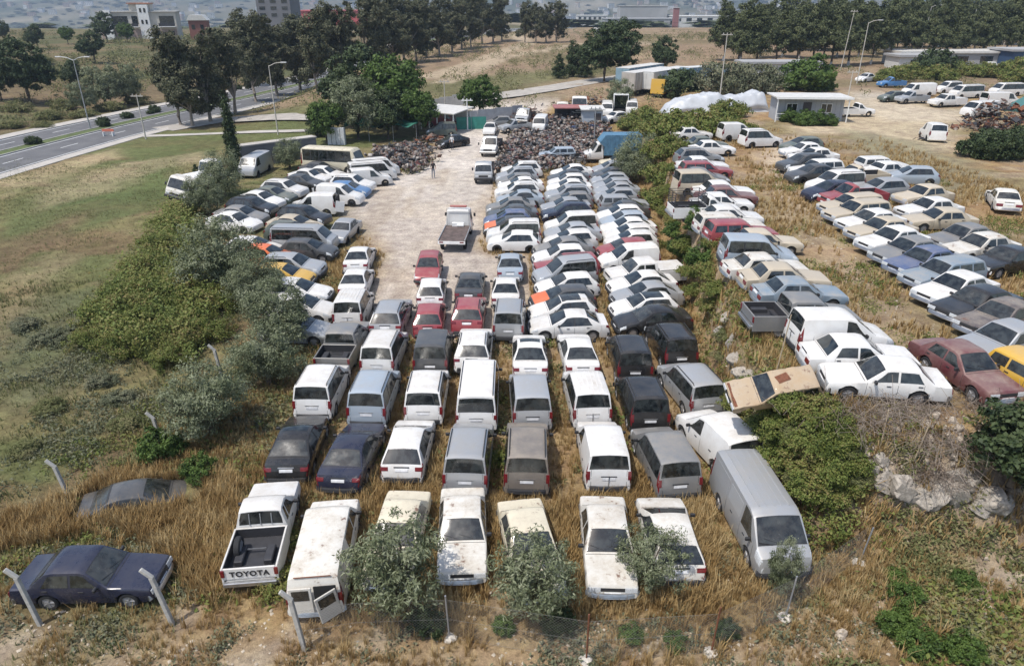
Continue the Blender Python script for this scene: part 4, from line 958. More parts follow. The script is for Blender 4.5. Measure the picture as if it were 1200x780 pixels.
# resolve to the ground, then nudge apart what would interpenetrate
for s in SPOTS:
    T_ = TYPES[s['t']]; s['k'].setdefault('scale', .97 if s['t'].startswith('old') or T_['cat'] in ('truck', 'minibus') else .955)
    zr = s['z'] + T_['H'] * .99 * s['k']['scale']; p = unproj(s['px'], s['py'], zr); s['x'], s['y'] = p.x, p.y
    if s['py'] < 150 and s['z'] == 0:      # rising ground at the far end
        for _ in range(10):
            p = unproj(s['px'], s['py'], ground(s['x'], s['y']) + T_['H'] * s['k']['scale']); s['x'], s['y'] = .5*s['x']+.5*p.x, .5*s['y']+.5*p.y
    if s['t'] in ('flatbed', 'dropside', 'bonnettruck', 'boxtruck', 'bigcab') or s['t'].startswith('pickup'):   # the pixel marks the cab roof
        cabc = {'flatbed': 1.0, 'dropside': .9, 'bonnettruck': 1.6, 'boxtruck': 3.3, 'bigcab': .9, 'pickup_double': 2.6, 'pickup_covered': 2.6, 'pickup_single': 2.0, 'pickup_rack': 2.0}.get(s['t'], 2.3); d = (T_['L']/2 - cabc) * s['k']['scale']; a = R(s['h'])
        s['x'] += math.sin(a) * d; s['y'] -= math.cos(a) * d
    else:                                  # the roof lies behind the middle of the car
        d = (T_['rmid'] - T_['L']/2) * s['k']['scale']; a = R(s['h']); s['x'] -= math.sin(a) * d; s['y'] += math.cos(a) * d
for s in SPOTS: s['x0'], s['y0'] = s['x'], s['y']
def rect(s, g=.015):
    T_ = TYPES[s['t']]; a = R(s['h']); f = np.array([-math.sin(a), math.cos(a)]); r = np.array([math.cos(a), math.sin(a)]); q = s['k'].get('scale', 1); return np.array([s['x'], s['y']]), f, r, T_['L']*q/2 + g + .02, T_['W']*q/2 + g
def sep(s, t):
    c0, f0, r0, l0, w0 = rect(s); c1, f1, r1, l1, w1 = rect(t); d = c1 - c0; best = None
    for ax in (f0, r0, f1, r1):
        rad = l0*abs(f0@ax) + w0*abs(r0@ax) + l1*abs(f1@ax) + w1*abs(r1@ax); o = rad - abs(d@ax)
        if o <= 0: return None
        if best is None or o < best[0]: best = (o, ax * (1 if d@ax > 0 else -1))
    return best
for it in range(100):
    mv = 0
    for i in range(len(SPOTS)):
        for j in range(i + 1, len(SPOTS)):
            a, b = SPOTS[i], SPOTS[j]
            if 'ghost' in a['k'] or 'ghost' in b['k']: continue
            if abs(a['x']-b['x']) > 7 or abs(a['y']-b['y']) > 7: continue
            q = sep(a, b)
            if q:
                o, ax = q; mv += 1; k = .32 * o + .003
                a['x'] -= ax[0]*k; a['y'] -= ax[1]*k; b['x'] += ax[0]*k; b['y'] += ax[1]*k
    if not mv: break
for s in SPOTS:
    near = s['y'] < 48 and s['py'] > 200
    gz = max(ground(s['x'], s['y']), 0) if s['z'] >= 0 else -.8
    if s['z'] > 1 and s['y'] < 90: gz = max(gz, TER - .05)
    if 'tilt' in s['k']: gz = TER - .15
    tl = s['k'].get('tilt', (random.gauss(0, .006), random.gauss(0, .008)))
    o = vehicle(s['t'], (s['x'], s['y'], gz + .0), R(s['h'] + max(-2.6, min(2.6, random.gauss(0, 1.3)))), s['c'], s['label'], s['group'], near, tl[0], tl[1])
    s['o'] = o; s['gz'] = gz
    q = s['k'].get('scale', 1); o.scale = (q * random.uniform(.985, 1.0), q * random.uniform(.975, 1.0), q * random.uniform(.965, 1.03))
    if 'bonnet' in s['k']: add_bonnet(o, s['t'], s['k']['bonnet'])
# the tan wreck is battered: dented shell, no wheels, torn roof; the van by the lane has lost its rear end
for s in SPOTS:
    if s['label'].startswith('tan wrecked'):
        for ch in list(s['o'].children):
            if ch.name.startswith('wheel') or ch.name.startswith('mirror') or ch.name.startswith('bumper'):
                for q in list(ch.children): bpy.data.objects.remove(q)
                bpy.data.objects.remove(ch)
            elif ch.name.startswith('body'):
                from mathutils import noise as mn
                me = ch.data.copy(); ch.data = me
                for v in me.vertices:
                    n = mn.noise(v.co * 2.1 + Vector((5, 3, 1))); m_ = mn.noise(v.co * 4.7); fr = max(0, v.co.y - .9)
                    v.co.z -= max(0, v.co.z - .5) * (.10 * max(0, n) + .16 * fr * abs(m_)) ; v.co.x += .05 * m_ * (1 if v.co.z > .5 else .3); v.co.y -= .22 * fr * abs(n)
                ch.material_slots[0].link = 'OBJECT'; ch.material_slots[0].material = PAINT['tan']
        link('torn_roof', MB().box((.1, -.35, 1.415), (.42, .62, .03), .25).mesh('torn_roof', RUST), s['o'])
        link('bare_frame', MB().box((0, 1.98, .62), (1.35, .16, .30)).mesh('bare_frame', RUST, bevel=.03), s['o'])
    if 'torn open' in s['label']:
        y = -TYPES[s['t']]['L'] / 2
        link('torn_rear_shade_slab', MB().box((0, y - .01, 1.02), (1.35, .10, 1.15)).mesh('torn_rear_shade_slab', SEAM), s['o']); link('hanging_panel', MB().box((-.75, y - .35, .85), (.05, .75, .9), .35, 0, .2).mesh('hanging_panel', WHITEP, bevel=.01), s['o']); link('rear_frame', MB().box((.3, y - .18, .45), (1.0, .35, .12)).mesh('rear_frame', DARKMETAL), s['o'])  # shell stays closed; a near-black slab paints the dark inside behind the tear
CARS = np.array([(s['x'], s['y'], R(s['h']), TYPES[s['t']]['L']/2*s['k']['scale'], TYPES[s['t']]['W']/2*s['k']['scale'], s['gz']) for s in SPOTS])
def in_car(x, y, g=0.0):
    m = np.zeros(x.shape, bool)
    for cx, cy, a, l, w, _ in CARS:
        dx, dy = x - cx, y - cy; f = -dx*math.sin(a) + dy*math.cos(a); r = dx*math.cos(a) + dy*math.sin(a); m |= (abs(f) < l + g) & (abs(r) < w + g)
    return m
# ------------------------------------------------------------------ plants
def leafmat(name, cols, trans=.25, rough=.6):
    m, nt, b, N, Lk = nodes_of(name); g = N.new('ShaderNodeNewGeometry')
    f = math_n(nt, 'ADD', math_n(nt, 'MULTIPLY', g.outputs['Random Per Island'], .5), madd(nt, noise(nt, .8, 4, .65, vec=g.outputs['Position']), 1.5, -.42))
    c = ramp(nt, f, [(.15 + .75 * i / max(1, len(cols) - 1), q) for i, q in enumerate(cols)]); Lk.new(c, b.inputs['Base Color']); setp(b, rough=rough, spec=.25)
    t = N.new('ShaderNodeBsdfTranslucent'); Lk.new(c, t.inputs['Color']); mx = N.new('ShaderNodeMixShader'); mx.inputs[0].default_value = trans
    out = N['Material Output']; Lk.new(b.outputs[0], mx.inputs[1]); Lk.new(t.outputs[0], mx.inputs[2]); Lk.new(mx.outputs[0], out.inputs[0]); return m
OLIVE = leafmat('olive_leaves', [(.066,.086,.040), (.138,.162,.083), (.21,.235,.138), (.30,.32,.21)]); EUCA = leafmat('eucalyptus_leaves', [(.036,.042,.022), (.066,.074,.038), (.105,.110,.058), (.14,.128,.074)], .15)
PINE = leafmat('pine_needles', [(.032,.042,.017), (.064,.080,.031), (.100,.116,.048), (.135,.144,.066)], .12); GREENL = leafmat('green_leaves', [(.025,.045,.012), (.055,.095,.022), (.085,.14,.030), (.13,.19,.045)])
DARKL = leafmat('dark_green_leaves', [(.020,.034,.014), (.045,.068,.026), (.08,.105,.042)], .15); BRAM = leafmat('bramble_leaves', [(.052,.074,.018), (.104,.142,.032), (.158,.192,.046), (.20,.205,.06), (.225,.18,.07)])
DRY = leafmat('dry_grass_blades', [(.19,.115,.043), (.315,.203,.080), (.41,.283,.125), (.49,.38,.20)], .2, .8); WEED = leafmat('field_weeds', [(.090,.102,.036), (.135,.152,.058), (.185,.188,.08), (.26,.225,.12)], .2, .8)
GREYW = leafmat('grey_green_weeds', [(.085,.10,.055), (.13,.145,.085), (.17,.18,.11), (.21,.20,.13)], .2, .8); TWIG = leafmat('dead_twigs', [(.12,.09,.07), (.20,.16,.13), (.27,.23,.19)], 0, .9)
BARK = simple('bark', (.12,.095,.07), .95, 0, .35, 6, .5); PALEBARK = simple('pale_bark', (.26,.22,.18), .9, 0, .35, 4, .4); LIME = simple('limewashed_bark', (.55,.52,.48), .9, 0, .2, 6)
def unit(n, g): v = g.normal(size=(n, 3)); return v / np.linalg.norm(v, axis=1)[:, None]
def leaves(P, Nrm, ln, wd, g, spread=.8):
    """one bent rhombus per leaf"""
    n = len(P); d = Nrm + spread * unit(n, g); d /= np.linalg.norm(d, axis=1)[:, None]
    t = np.cross(d, unit(n, g)); t /= np.linalg.norm(t, axis=1)[:, None] + 1e-9; b = np.cross(d, t)
    l = (ln * g.uniform(.6, 1.3, n))[:, None]; w = (wd * g.uniform(.6, 1.3, n))[:, None]
    V = np.stack([P - t*l*.5, P + b*w*.5 + d*l*.08, P + t*l*.5, P - b*w*.5 + d*l*.08], 1).reshape(-1, 3)
    return V, np.arange(4 * n).reshape(n, 4)
def crown_points(blobs, n, g, ncl, rc, shell=.55):
    """leaf positions gathered in clumps through ellipsoid blobs (cx,cy,cz,rx,ry,rz)"""
    B = np.array(blobs, float); vol = B[:, 3]*B[:, 4]*B[:, 5]; pick = g.choice(len(B), ncl, p=vol/vol.sum()); u = unit(ncl, g); r = shell + (1 - shell) * g.random(ncl)**.6
    r *= g.uniform(.82, 1.12, ncl); C = B[pick, :3] + u * r[:, None] * B[pick, 3:]; k = g.integers(0, ncl, n); sz = g.uniform(.6, 1.35, ncl)
    off = unit(n, g) * (g.random(n)**.5)[:, None] * rc * sz[k][:, None]; off[:, 2] *= .75
    P = C[k] + off; Nn = off / (np.linalg.norm(off, axis=1)[:, None] + 1e-9) * .6 + u[k] * .7 + np.array([0, 0, .35]); return P, Nn / np.linalg.norm(Nn, axis=1)[:, None], C
def limbs(mb, base, forks, r0, g, top=None):
    for C in forks:
        mid = (Vector(base) * .45 + Vector(C) * .55) + Vector(g.normal(size=3) * .12); mid.z = min(mid.z, C[2])
        mb.tube([base, mid, C], [r0, r0 * .6, r0 * .15], 5, cap=False)
PLANTS = {}
def plant(key, blobs, n, ncl, rc, ln, wd, mat, trunk=None, seed=1, bark=None, nl=7, shell=.55, spread=.8, lime=None):
    g = np.random.default_rng(seed); P, Nn, C = crown_points(blobs, n, g, ncl, rc, shell); k = P[:, 2] > .04; P, Nn = P[k], Nn[k]
    V, F = leaves(P, Nn, ln, wd, g, spread); parts = [('crown', mesh_np(key + '_crown', V, F, False, [mat]))]
    if trunk:
        mb = MB(); h, r = trunk; pts = [Vector((0, 0, -.15)), Vector((g.normal()*.03*h, g.normal()*.03*h, h*.5)), Vector((g.normal()*.04*h, g.normal()*.04*h, h))]
        mb.tube(pts, [r*1.25, r*.9, r*.7], 9); pk = C[g.choice(len(C), min(nl, len(C)), replace=False)]; limbs(mb, pts[2] - Vector((0, 0, .1*h)), [Vector(c) for c in pk], r*.55, g)
        parts.append(('trunk', mb.mesh(key + '_trunk', bark or BARK, smooth=60)))
        if lime: parts.append(('limewash', MB().tube([pts[0], pts[0]*.6 + pts[1]*.4], [r*1.3, r*1.05], 9).mesh(key + '_lime', LIME, smooth=60)))
    PLANTS[key] = parts
def grow(key, name, loc, s, label, cat, group=None, rz=None, sz=None):
    o = thing(name, label, cat, loc, random.random() * 6.28 if rz is None else rz, group); o.scale = (s, s, s * (sz or 1))
    for n, me in PLANTS[key]: link(n, me, o)
    return o
for k in range(3):
    plant('olive%d' % k, [(0,0,1.75,1.35,1.3,1.05), (.5,.3,1.3,.9,.9,.7), (-.6,-.2,1.35,.9,.9,.75), (.1,-.5,1.2,.9,.7,.7)], 7500, 150, .27, .15, .040, OLIVE, (.75, .10), 10 + k, shell=.45)
for k in range(3):
    plant('oldolive%d' % k, [(0,0,1.75,1.4,1.35,1.15), (.6,.3,1.2,1.0,.95,.85), (-.65,-.2,1.25,1.0,.95,.9), (.1,-.55,1.1,1.0,.8,.85)], 15000, 230, .30, .125, .042, OLIVE, (.6, .13), 20 + k, shell=.5)
for k in range(4):
    g = np.random.default_rng(60 + k); bl = [(g.normal()*1.2, g.normal()*1.2, 4.2 + 1.75*i + g.normal()*.4, 3.1 - .16*abs(i-3)**1.3 + g.normal()*.2, 3.1 - .16*abs(i-3)**1.3, 2.0) for i in range(7)] + [(g.normal()*2.2, g.normal()*2.2, 3.6, 1.8, 1.8, 1.7), (g.normal()*2.0, g.normal()*2.0, 7, 2.0, 2.0, 2.4)]
    plant('euca%d' % k, bl, 15000, 210, .95, .52, .28, EUCA, (3.6, .34), 70 + k, PALEBARK, 10, .3)
for k in range(3):
    g = np.random.default_rng(90 + k); bl = [(g.normal()*.5, g.normal()*.5, 4.2 + 1.25*i, 3.0 - .38*i, 3.0 - .38*i, 1.45) for i in range(5)]
    plant('pine%d' % k, bl, 8000, 130, .70, .48, .19, PINE, (4.2, .20), 95 + k, BARK, 8, .4, lime=True)
plant('broad0', [(0,0,4.6,2.9,2.9,2.3), (1.2,.6,3.4,2.2,2.2,1.8), (-1.3,-.4,3.6,2.2,2.2,1.9)], 12000, 170, .6, .34, .22, GREENL, (2.2, .2), 120); plant('broad1', [(0,0,4.4,2.6,2.6,2.2), (.9,-.8,3.2,2.1,2.1,1.7)], 10000, 150, .55, .30, .20, DARKL, (2.0, .2), 121)
plant('broad2', [(0,0,3.2,2.5,2.4,2.2), (1.0,.3,2.2,1.8,1.8,1.5), (-1.1,0,2.3,1.9,1.9,1.6)], 11000, 150, .5, .26, .09, OLIVE, (1.4, .2), 122)
plant('conifer', [(0,0,.9+.75*i,1.5-.2*i,1.5-.2*i,.7) for i in range(7)], 7000, 120, .42, .30, .10, DARKL, (1.5, .14), 123, shell=.3)
plant('cypress', [(0,0,.5+.42*i,.55-.035*abs(i-4),.55-.035*abs(i-4),.6) for i in range(14)], 9000, 420, .22, .22, .09, DARKL, (.8, .12), 124, shell=.15, nl=2)
for k in range(2):
    plant('shrub%d' % k, [(0,0,.55,1.0,.95,.62), (.45,.3,.4,.7,.7,.5), (-.5,.1,.45,.75,.7,.5)], 5200, 110, .24, .13, .05, [WEED, GREYW][k], (.3, .05), 130 + k, shell=.4)
    plant('greenbush%d' % k, [(0,0,.7,1.1,1.05,.75), (.5,.3,.5,.8,.8,.6), (-.5,-.3,.5,.8,.8,.6)], 6000, 110, .27, .17, .085, [GREENL, DARKL][k], (.3, .05), 140 + k, shell=.45)
    plant('bramble%d' % k, [(0,0,.5,1.25,1.15,.6), (.7,.4,.4,.9,.8,.5), (-.6,-.4,.4,.9,.9,.5)], 6500, 130, .26, .13, .085, BRAM, (.25, .04), 150 + k, shell=.45)
    plant('hedge%d' % k, [(0,0,.5,1.25,1.15,.6), (.7,.4,.4,.9,.8,.5), (-.6,-.4,.4,.9,.9,.5)], 17000, 200, .22, .070, .042, BRAM, (.25, .04), 160 + k, shell=.45)
# --- young olives in front of the first row, olives along the left edge
G = 'young olive trees along the fence'
for px, py, s, lab in ((466,716,1.12,'largest young olive tree, in front of the cream saloon'), (626,724,1.0,'rounded olive tree before the tilted cream white saloon'), (762,690,.78,'small olive tree at the bonnet corner of the rust-spotted white saloon'), (912,703,.66,'slim young olive in front of the long silver van')):
    p = gpt(px, py); o = grow('olive%d' % (px % 3), 'olive_tree', p, s, lab, 'tree', G, sz=1.06 if px != 912 else 1.35)
    if px == 912: o.scale = (.38, .38, .85)
G = 'olive trees along the left edge of the lot'
for px, py, s, lab in ((250,510,1.15,'nearest olive tree of the left row, standing over bare reddish soil'), (316,452,1.05,'second nearest olive tree of the left row'), (331,405,1.25,'third olive tree of the left row, beside the grey pickup'), (302,360,1.15,'fourth olive tree of the left row'), (262,342,1.6,'large rounded olive tree left of the yellow car'), (242,252,1.15,'olive tree beside the tipped truck cab'), (264,230,1.4,'farthest olive of the left row below the cypress'), (340,198,1.1,'olive bush at the end of the grey wall'), (744,212,1.6,'olive tree at the far right corner of the packed columns'), (725,128,1.5,'grey olive bush beside the far delivery vans')):
    grow('oldolive%d' % (px % 3), 'olive_tree', gpt(px, py), s, lab, 'tree', G)
# --- eucalyptus row along the road
E_ = [(212,147,0.74),(226,148,0.66),(247,143,0.75),(276,134,0.75),(300,120,0.83),(292,100,0.87),(325,112,0.79),(352,106,0.83),(372,110,0.75),(388,100,0.83),(405,94,0.79),(432,86,0.87),(452,82,0.79),(462,80,0.83),(474,74,0.87),(488,72,0.79),(500,68,0.83),(515,66,0.79),(530,62,0.83),(541,58,0.79),(552,56,0.83),(565,52,0.79),(578,50,0.79),(588,48,0.75),(615,50,0.67),(628,51,0.67),(640,50,0.67),(652,50,0.71)]
for i, (px, py, s) in enumerate(E_):
    p = gpt(px, py); grow('euca%d' % (i % 4), 'eucalyptus_tree', p, s, 'tall dark eucalyptus, %s tree from the left of the roadside row' % ORD[i+1], 'tree', 'eucalyptus row along the road')
# --- pine wood upper right
i = 0
for row, (y0, n, a, b) in enumerate(((80,16,868,1195), (70,17,852,1205), (62,18,880,1215), (55,18,960,1215))):
    for k in range(n):
        px = a + (b - a) * (k + random.uniform(-.3, .3)) / (n - 1)
        py = y0 - 10 * (px - 860) / 340 + random.uniform(-1.5, 1.5)
        p = gpt(px, py, 5); grow('pine%d' % (i % 3), 'pine_tree', p, random.uniform(1.02, 1.28), ('pine in the front row of the wood, %s from the left' % ORD[k+1]) if row == 0 else 'rear pine of the dense dark wood at the upper right', 'tree', 'pine wood at the upper right'); i += 1
# --- single trees
for key, nm, px, py, s, lab in (
    ('broad1','broadleaf_tree',425,150,1.55,'large dark green tree behind the green awning'), ('broad0','broadleaf_tree',465,152,1.35,'bright green tree behind the green awning'), ('broad2','olive_tree',420,163,1.45,'grey green olive tree between wall and awning'), ('broad1','broadleaf_tree',455,163,.9,'low dark tree over the green awning'), ('broad0','broadleaf_tree',490,160,.85,'small green tree beside the roofed shed'),
    ('broad0','broadleaf_tree',383,168,.75,'bushy green tree beside the white cabinets'), ('conifer','conifer_tree',372,160,.9,'thin dark conifer left of the bushy green tree'), ('broad0','broadleaf_tree',562,140,.85,'lone round green tree at the end of the lane'),
    ('cypress','cypress_tree',277,205,1.25,'tall narrow cypress in front of the grey wall'), ('conifer','conifer_tree',232,212,.35,'small dark conifer beside the overturned truck'), 
    ('conifer','conifer_tree',672,90,1.35,'dark conifer left of the large dark tree clump'), ('conifer','conifer_tree',655,92,.9,'thin conifer beyond the gravel road'), ('conifer','conifer_tree',685,91,1.0,'thin conifer next to the large dark clump'), ('broad1','broadleaf_tree',708,96,1.45,'dark tree clump on the brown bank, left half'), ('broad1','broadleaf_tree',726,94,1.5,'dark tree clump on the brown bank, right half'), ('broad1','broadleaf_tree',777,86,1.0,'dark round tree behind the trailers'),
    ('greenbush1','broadleaf_tree',797,113,3.0,'dark bush tree right of the yellow truck'), ('shrub1','olive_tree',845,110,4.2,'grey green tree behind the silver tarpaulin'), ('shrub1','olive_tree',885,108,3.8,'grey green tree between tarpaulin and cabin'), ('greenbush0','broadleaf_tree',945,106,3.6,'green rounded tree behind the cabin'), ('greenbush1','broadleaf_tree',1093,90,3.4,'dark tree beside the far grey sheds'),
    ('broad1','broadleaf_tree',36,122,1.5,'large dark round tree on the left hillside'), ('broad1','broadleaf_tree',90,104,.75,'dark bush tree on the left hillside below the lamp'), ('broad1','broadleaf_tree',45,58,.9,'dark tree on the crest of the left hill'), ('broad1','broadleaf_tree',112,74,1.0,'dark tree below the apartment house'), ('broad1','broadleaf_tree',126,50,1.25,'tall dark tree left of the apartment house'), ('broad0','broadleaf_tree',150,50,.8,'green tree below the apartment house'), ('broad1','broadleaf_tree',2,118,1.0,'dark tree cut by the left picture edge'), ('broad1','broadleaf_tree',5,48,.9,'dark tree on the skyline at the left edge'), ('broad2','olive_tree',125,126,1.25,'grey green tree on the slope beyond the road'), ('broad2','olive_tree',150,122,1.25,'second grey green tree on the slope beyond the road'), ('broad0','broadleaf_tree',80,52,.7,'green tree on the hill crest'), ('broad2','olive_tree',100,132,.9,'low grey green tree beside the far carriageway')):
    grow(key, nm, gpt(px, py, 2), s, lab, 'tree')
# dark spreading tree at the right edge over the rocks
o = grow('broad1', 'broadleaf_tree', gpt(1178, 585, .8), .55, 'dark tree at the right edge over the pale rocks', 'tree'); o.scale = (.62, .62, .52)
# --- bushes and bramble mounds
bi = 0
for key, nm, lab, cat, spots, z0 in (
    ('greenbush0','green_bush','leafy green bush on the terrace edge','bush',((800,300,1.0),(825,315,1.05),(792,278,.9),(818,268,.9)),1),
    ('bramble0','bramble_bush','low bramble mound on the bank beside the silver van','bush',((882,478,.62),(905,486,.66),(930,478,.6),(955,490,.66),(978,498,.6),(900,508,.66),(922,512,.7),(948,518,.7),(972,525,.66),(990,515,.55),(915,538,.66),(940,546,.72),(965,552,.7),(988,548,.6),(950,575,.66),(975,582,.62),(995,575,.5),(862,462,.55),(885,455,.5),(912,460,.5)),1),
    ('hedge0','bramble_bush','olive green bramble mound on the left field','bush',((198,300,1.5),(178,322,1.5),(218,330,1.5),(160,352,1.6),(200,360,1.7),(238,365,1.4),(140,380,1.5),(182,392,1.6),(220,398,1.5),(245,345,1.3),(205,272,1.3),(218,252,1.1),(205,422,1.1),(160,415,1.2),(120,402,1.1)),0),
    ('greenbush1','green_bush','dark green bush beside the scrap heap at the right edge','bush',((1145,184,1.5),(1165,186,1.6),(1185,184,1.6),(1200,178,1.6),(1155,174,1.3)),3),
    ('greenbush0','green_bush','bright green bush before the cabin','bush',((938,146,1.3),(955,147,1.1),(925,143,1.0),(970,147,.9)),3),
    ('bramble0','bramble_bush','bramble tangle on the terrace edge','bush',((772,205,.7),(782,225,.7),(776,250,.6),(790,262,.7),(805,290,.8),(830,325,.8),(812,322,.7),(842,345,.7),(835,362,.6),(800,250,.6),(790,200,.7),(770,180,.8),(838,290,.6),(815,345,.6)),1),
    ('shrub0','dry_shrub','dry shrub on the bramble bank','bush',((905,470,.6),(940,505,.6),(985,530,.6),(930,560,.6),(960,575,.6),(890,495,.5),(1000,560,.6),(850,395,.6),(845,420,.5)),1),
    ('bramble1','bramble_bush','green bush growing along the sandy track at the upper right','bush',((1045,96,2.4),(1062,92,2.6),(1080,88,2.2),(1100,94,2.2),(1125,88,2.2),(1150,90,2.2),(1185,92,2.6),(1200,100,2.6)),3),
    ('bramble0','bramble_bush','vine mound between the blue truck and the tarpaulin','bush',((790,160,2.2),(815,158,2.2),(840,156,2.0),(765,160,1.8),(865,160,1.6),(780,185,1.7),(760,195,1.6),(775,215,1.5),(770,240,1.4),(855,135,1.8),(755,145,2.0),(740,150,1.8)),2),
    ('shrub1','grey_shrub','grey green shrub on the left field','bush',((60,400,.9),(95,390,.9),(30,385,.8),(120,450,.7),(140,470,.7)),0),
    ('shrub0','dry_shrub','dry brownish shrub on the left field','bush',((60,480,.7),(150,500,.7),(30,530,.6),(200,470,.7),(165,540,.6)),0),
    ('greenbush0','green_bush','small green bush at the left fence post','bush',((190,535,.75),(235,560,.6)),0),
    ('greenbush0','green_bush','low green weed clump outside the fence','bush',((740,748,.32),(790,755,.30),(1050,740,.5),(1075,760,.5),(1060,705,.45),(1130,685,.35),(1130,770,.45),(1050,680,.3),(590,738,.3)),0),
    ('greenbush1','green_bush','dark weed bush at the foot of the fence olives','bush',((500,735,.5),(655,738,.42),(850,745,.34)),0),
    ('greenbush1','roadside_bush','round dark bush on the road median','bush',((40,170,.8),(122,149,.9),(149,139,.8),(182,132,.9),(176,134,.5),(258,112,.9),(278,106,.9)),0),
    ('shrub0','hill_shrub','brown green shrub on the left hillside','bush',((20,130,2.2),(60,140,2.0),(75,128,2.2),(15,150,1.8),(50,150,1.4),(100,138,2.0),(130,130,2.2),(160,122,2.2),(75,90,2.4),(50,75,2.4),(25,85,2.4),(150,100,2.2)),2),
    ('bramble0','vine','leafy vine creeping over a parked van','bush',((333,690,.55),(335,640,.5),(322,600,.45),(868,480,.6),(880,510,.7),(560,515,.3),(585,545,.5),(760,270,.6),(770,290,.5)),0)):
    for n, (px, py, s) in enumerate(spots):
        p = gpt(px, py, z0); q = sorted(range(len(spots)), key=lambda i: spots[i][0]).index(n) + 1
        grow(key, nm, p, s, '%s, %s from the left' % (lab, ORD[q]) if len(lab.split()) < 13 else lab, 'bush', lab[:60], sz=random.uniform(.85, 1.15) * (.6 if key.startswith('shrub') else 1))
# ------------------------------------------------------------------ grass and weeds: stuff
def tuft(nb, h, w, lean, g):
    V, F = [], []
    for k in range(nb):
        a = g.uniform(0, 6.28); l = lean * g.uniform(.2, 1.2); hh = h * g.uniform(.5, 1.15); bx, by = g.normal(0, .05, 2); d = np.array([math.cos(a), math.sin(a)]); n = np.array([-d[1], d[0]]) * w * g.uniform(.6, 1.3)
        p0 = np.array([bx, by]); p1 = p0 + d*l*.35*hh; p2 = p0 + d*l*hh; b = len(V)
        V += [(*(p0-n), 0), (*(p0+n), 0), (*(p1+n*.8), hh*.6), (*(p1-n*.8), hh*.6), (*(p2+n*.15), hh), (*(p2-n*.15), hh)]; F += [(b, b+1, b+2, b+3), (b+3, b+2, b+4, b+5)]
    return np.array(V), np.array(F)
def herb(nb, h, s, g):  # a low leafy weed
    P = np.stack([g.normal(0, .13, nb), g.normal(0, .13, nb), g.random(nb) * h], 1); Nn = unit(nb, g) + np.array([0, 0, .6]); V, F = leaves(P, Nn / np.linalg.norm(Nn, axis=1)[:, None], s, s * .5, g); return V, F
def strew(name, templates, X, Y, S, mat, label, zoff=-.02, sz=None):
    Z = height(X, Y) + zoff; yaw = rng.uniform(0, 6.28, len(X)); pick = rng.integers(0, len(templates), len(X)); Vs, Fs, b = [], [], 0
    for k, (V, F) in enumerate(templates):
        m = pick == k; n = m.sum()
        if not n: continue
        c, s_ = np.cos(yaw[m])[:, None], np.sin(yaw[m])[:, None]; sc = S[m][:, None]; zz = sc if sz is None else sc * sz[m][:, None]
        vx = (V[None, :, 0]*c - V[None, :, 1]*s_)*sc + X[m][:, None]; vy = (V[None, :, 0]*s_ + V[None, :, 1]*c)*sc + Y[m][:, None]; vz = V[None, :, 2]*zz + Z[m][:, None]
        Vs.append(np.stack([vx, vy, vz], -1).reshape(-1, 3)); Fs.append((F[None] + (np.arange(n) * len(V))[:, None, None] + b).reshape(-1, 4)); b += n * len(V)
    o = kind(link(name, mesh_np(name, np.concatenate(Vs), np.concatenate(Fs), False, [mat])), 'stuff'); o['label'] = label; return o
def sample(n, x0, x1, y0, y1, dens):
    X = rng.uniform(x0, x1, n); Y = rng.uniform(y0, y1, n); k = rng.random(n) < dens(X, Y); X, Y = X[k], Y[k]; k = ~in_car(X, Y, -.04); return X[k], Y[k]
LANE_ = np.array(LANE)
def notlane(x, y): return np.where(in_poly(x, y, LANE) , .0, 1.0)
g = np.random.default_rng(5)
TD = [tuft(15, .5, .011, .55, g) for _ in range(4)]; TDf = [tuft(9, .5, .022, .6, g) for _ in range(3)]; TL = [tuft(5, .5, .03, .7, g) for _ in range(3)]; TL = [(V, np.stack([F[0::2, 0], F[0::2, 1], F[1::2, 2], F[1::2, 3]], 1)) for V, F in TL]; TH = [herb(16, .22, .13, g) for _ in range(4)]
inlot = lambda x, y: ((x > -13.5) & (x < 11.5))
def bare(x, y): return np.clip(1.25 - 2.2 * sstep((fbm(x, y, 3.0, 301) - .42) / .2), .06, 1)
def d_near(x, y):
    d = .25 + .75 * sstep((fbm(x, y, 3.2, 311) - .35) / .2); fr = sstep((y - 14.6 - .8 * (fbm(x, y * 0, 3, 321) - .5)) / 1.4)
    return d * np.where(y < 17, .10 + .9 * fr, 1) * notlane(x, y) * np.where(inlot(x, y), 1, .55)
X, Y = sample(26000, -15, 12.5, 13.4, 30, d_near); S = rng.uniform(.35, 1.0, len(X)) * (1.15 - .4 * sstep((Y - 20) / 8)) * (.55 + .85 * fbm(X, Y, 2.2, 541)); strew('dry_grass', TD, X, Y, S, DRY, 'tall golden dry grass between the front rows')
X, Y = sample(15000, -14, 12, 30, 48, d_near); S = rng.uniform(.35, .8, len(X)); strew('dry_grass', TDf, X, Y, S, DRY, 'short dry grass between the middle rows')
# thick golden patch around the two cars at lower left
P1 = wp([(60,590),(130,560),(280,560),(290,640),(250,720),(190,650),(130,620),(0,650),(-40,620)]); X, Y = sample(9000, -22, -8, 15, 24, lambda x, y: in_poly(x, y, P1) * 1.0); strew('dry_grass', TD, X, Y, rng.uniform(.75, 1.35, len(X)), DRY, 'thick golden grass around the sunken car')
P2 = wp([(700,560),(800,540),(850,640),(830,700),(680,720),(640,640)]); X, Y = sample(5000, 1, 9, 14, 24, lambda x, y: in_poly(x, y, P2) * 1.0); strew('dry_grass', TD, X, Y, rng.uniform(.8, 1.3, len(X)), DRY, 'tall straw between the white saloon and the silver van')
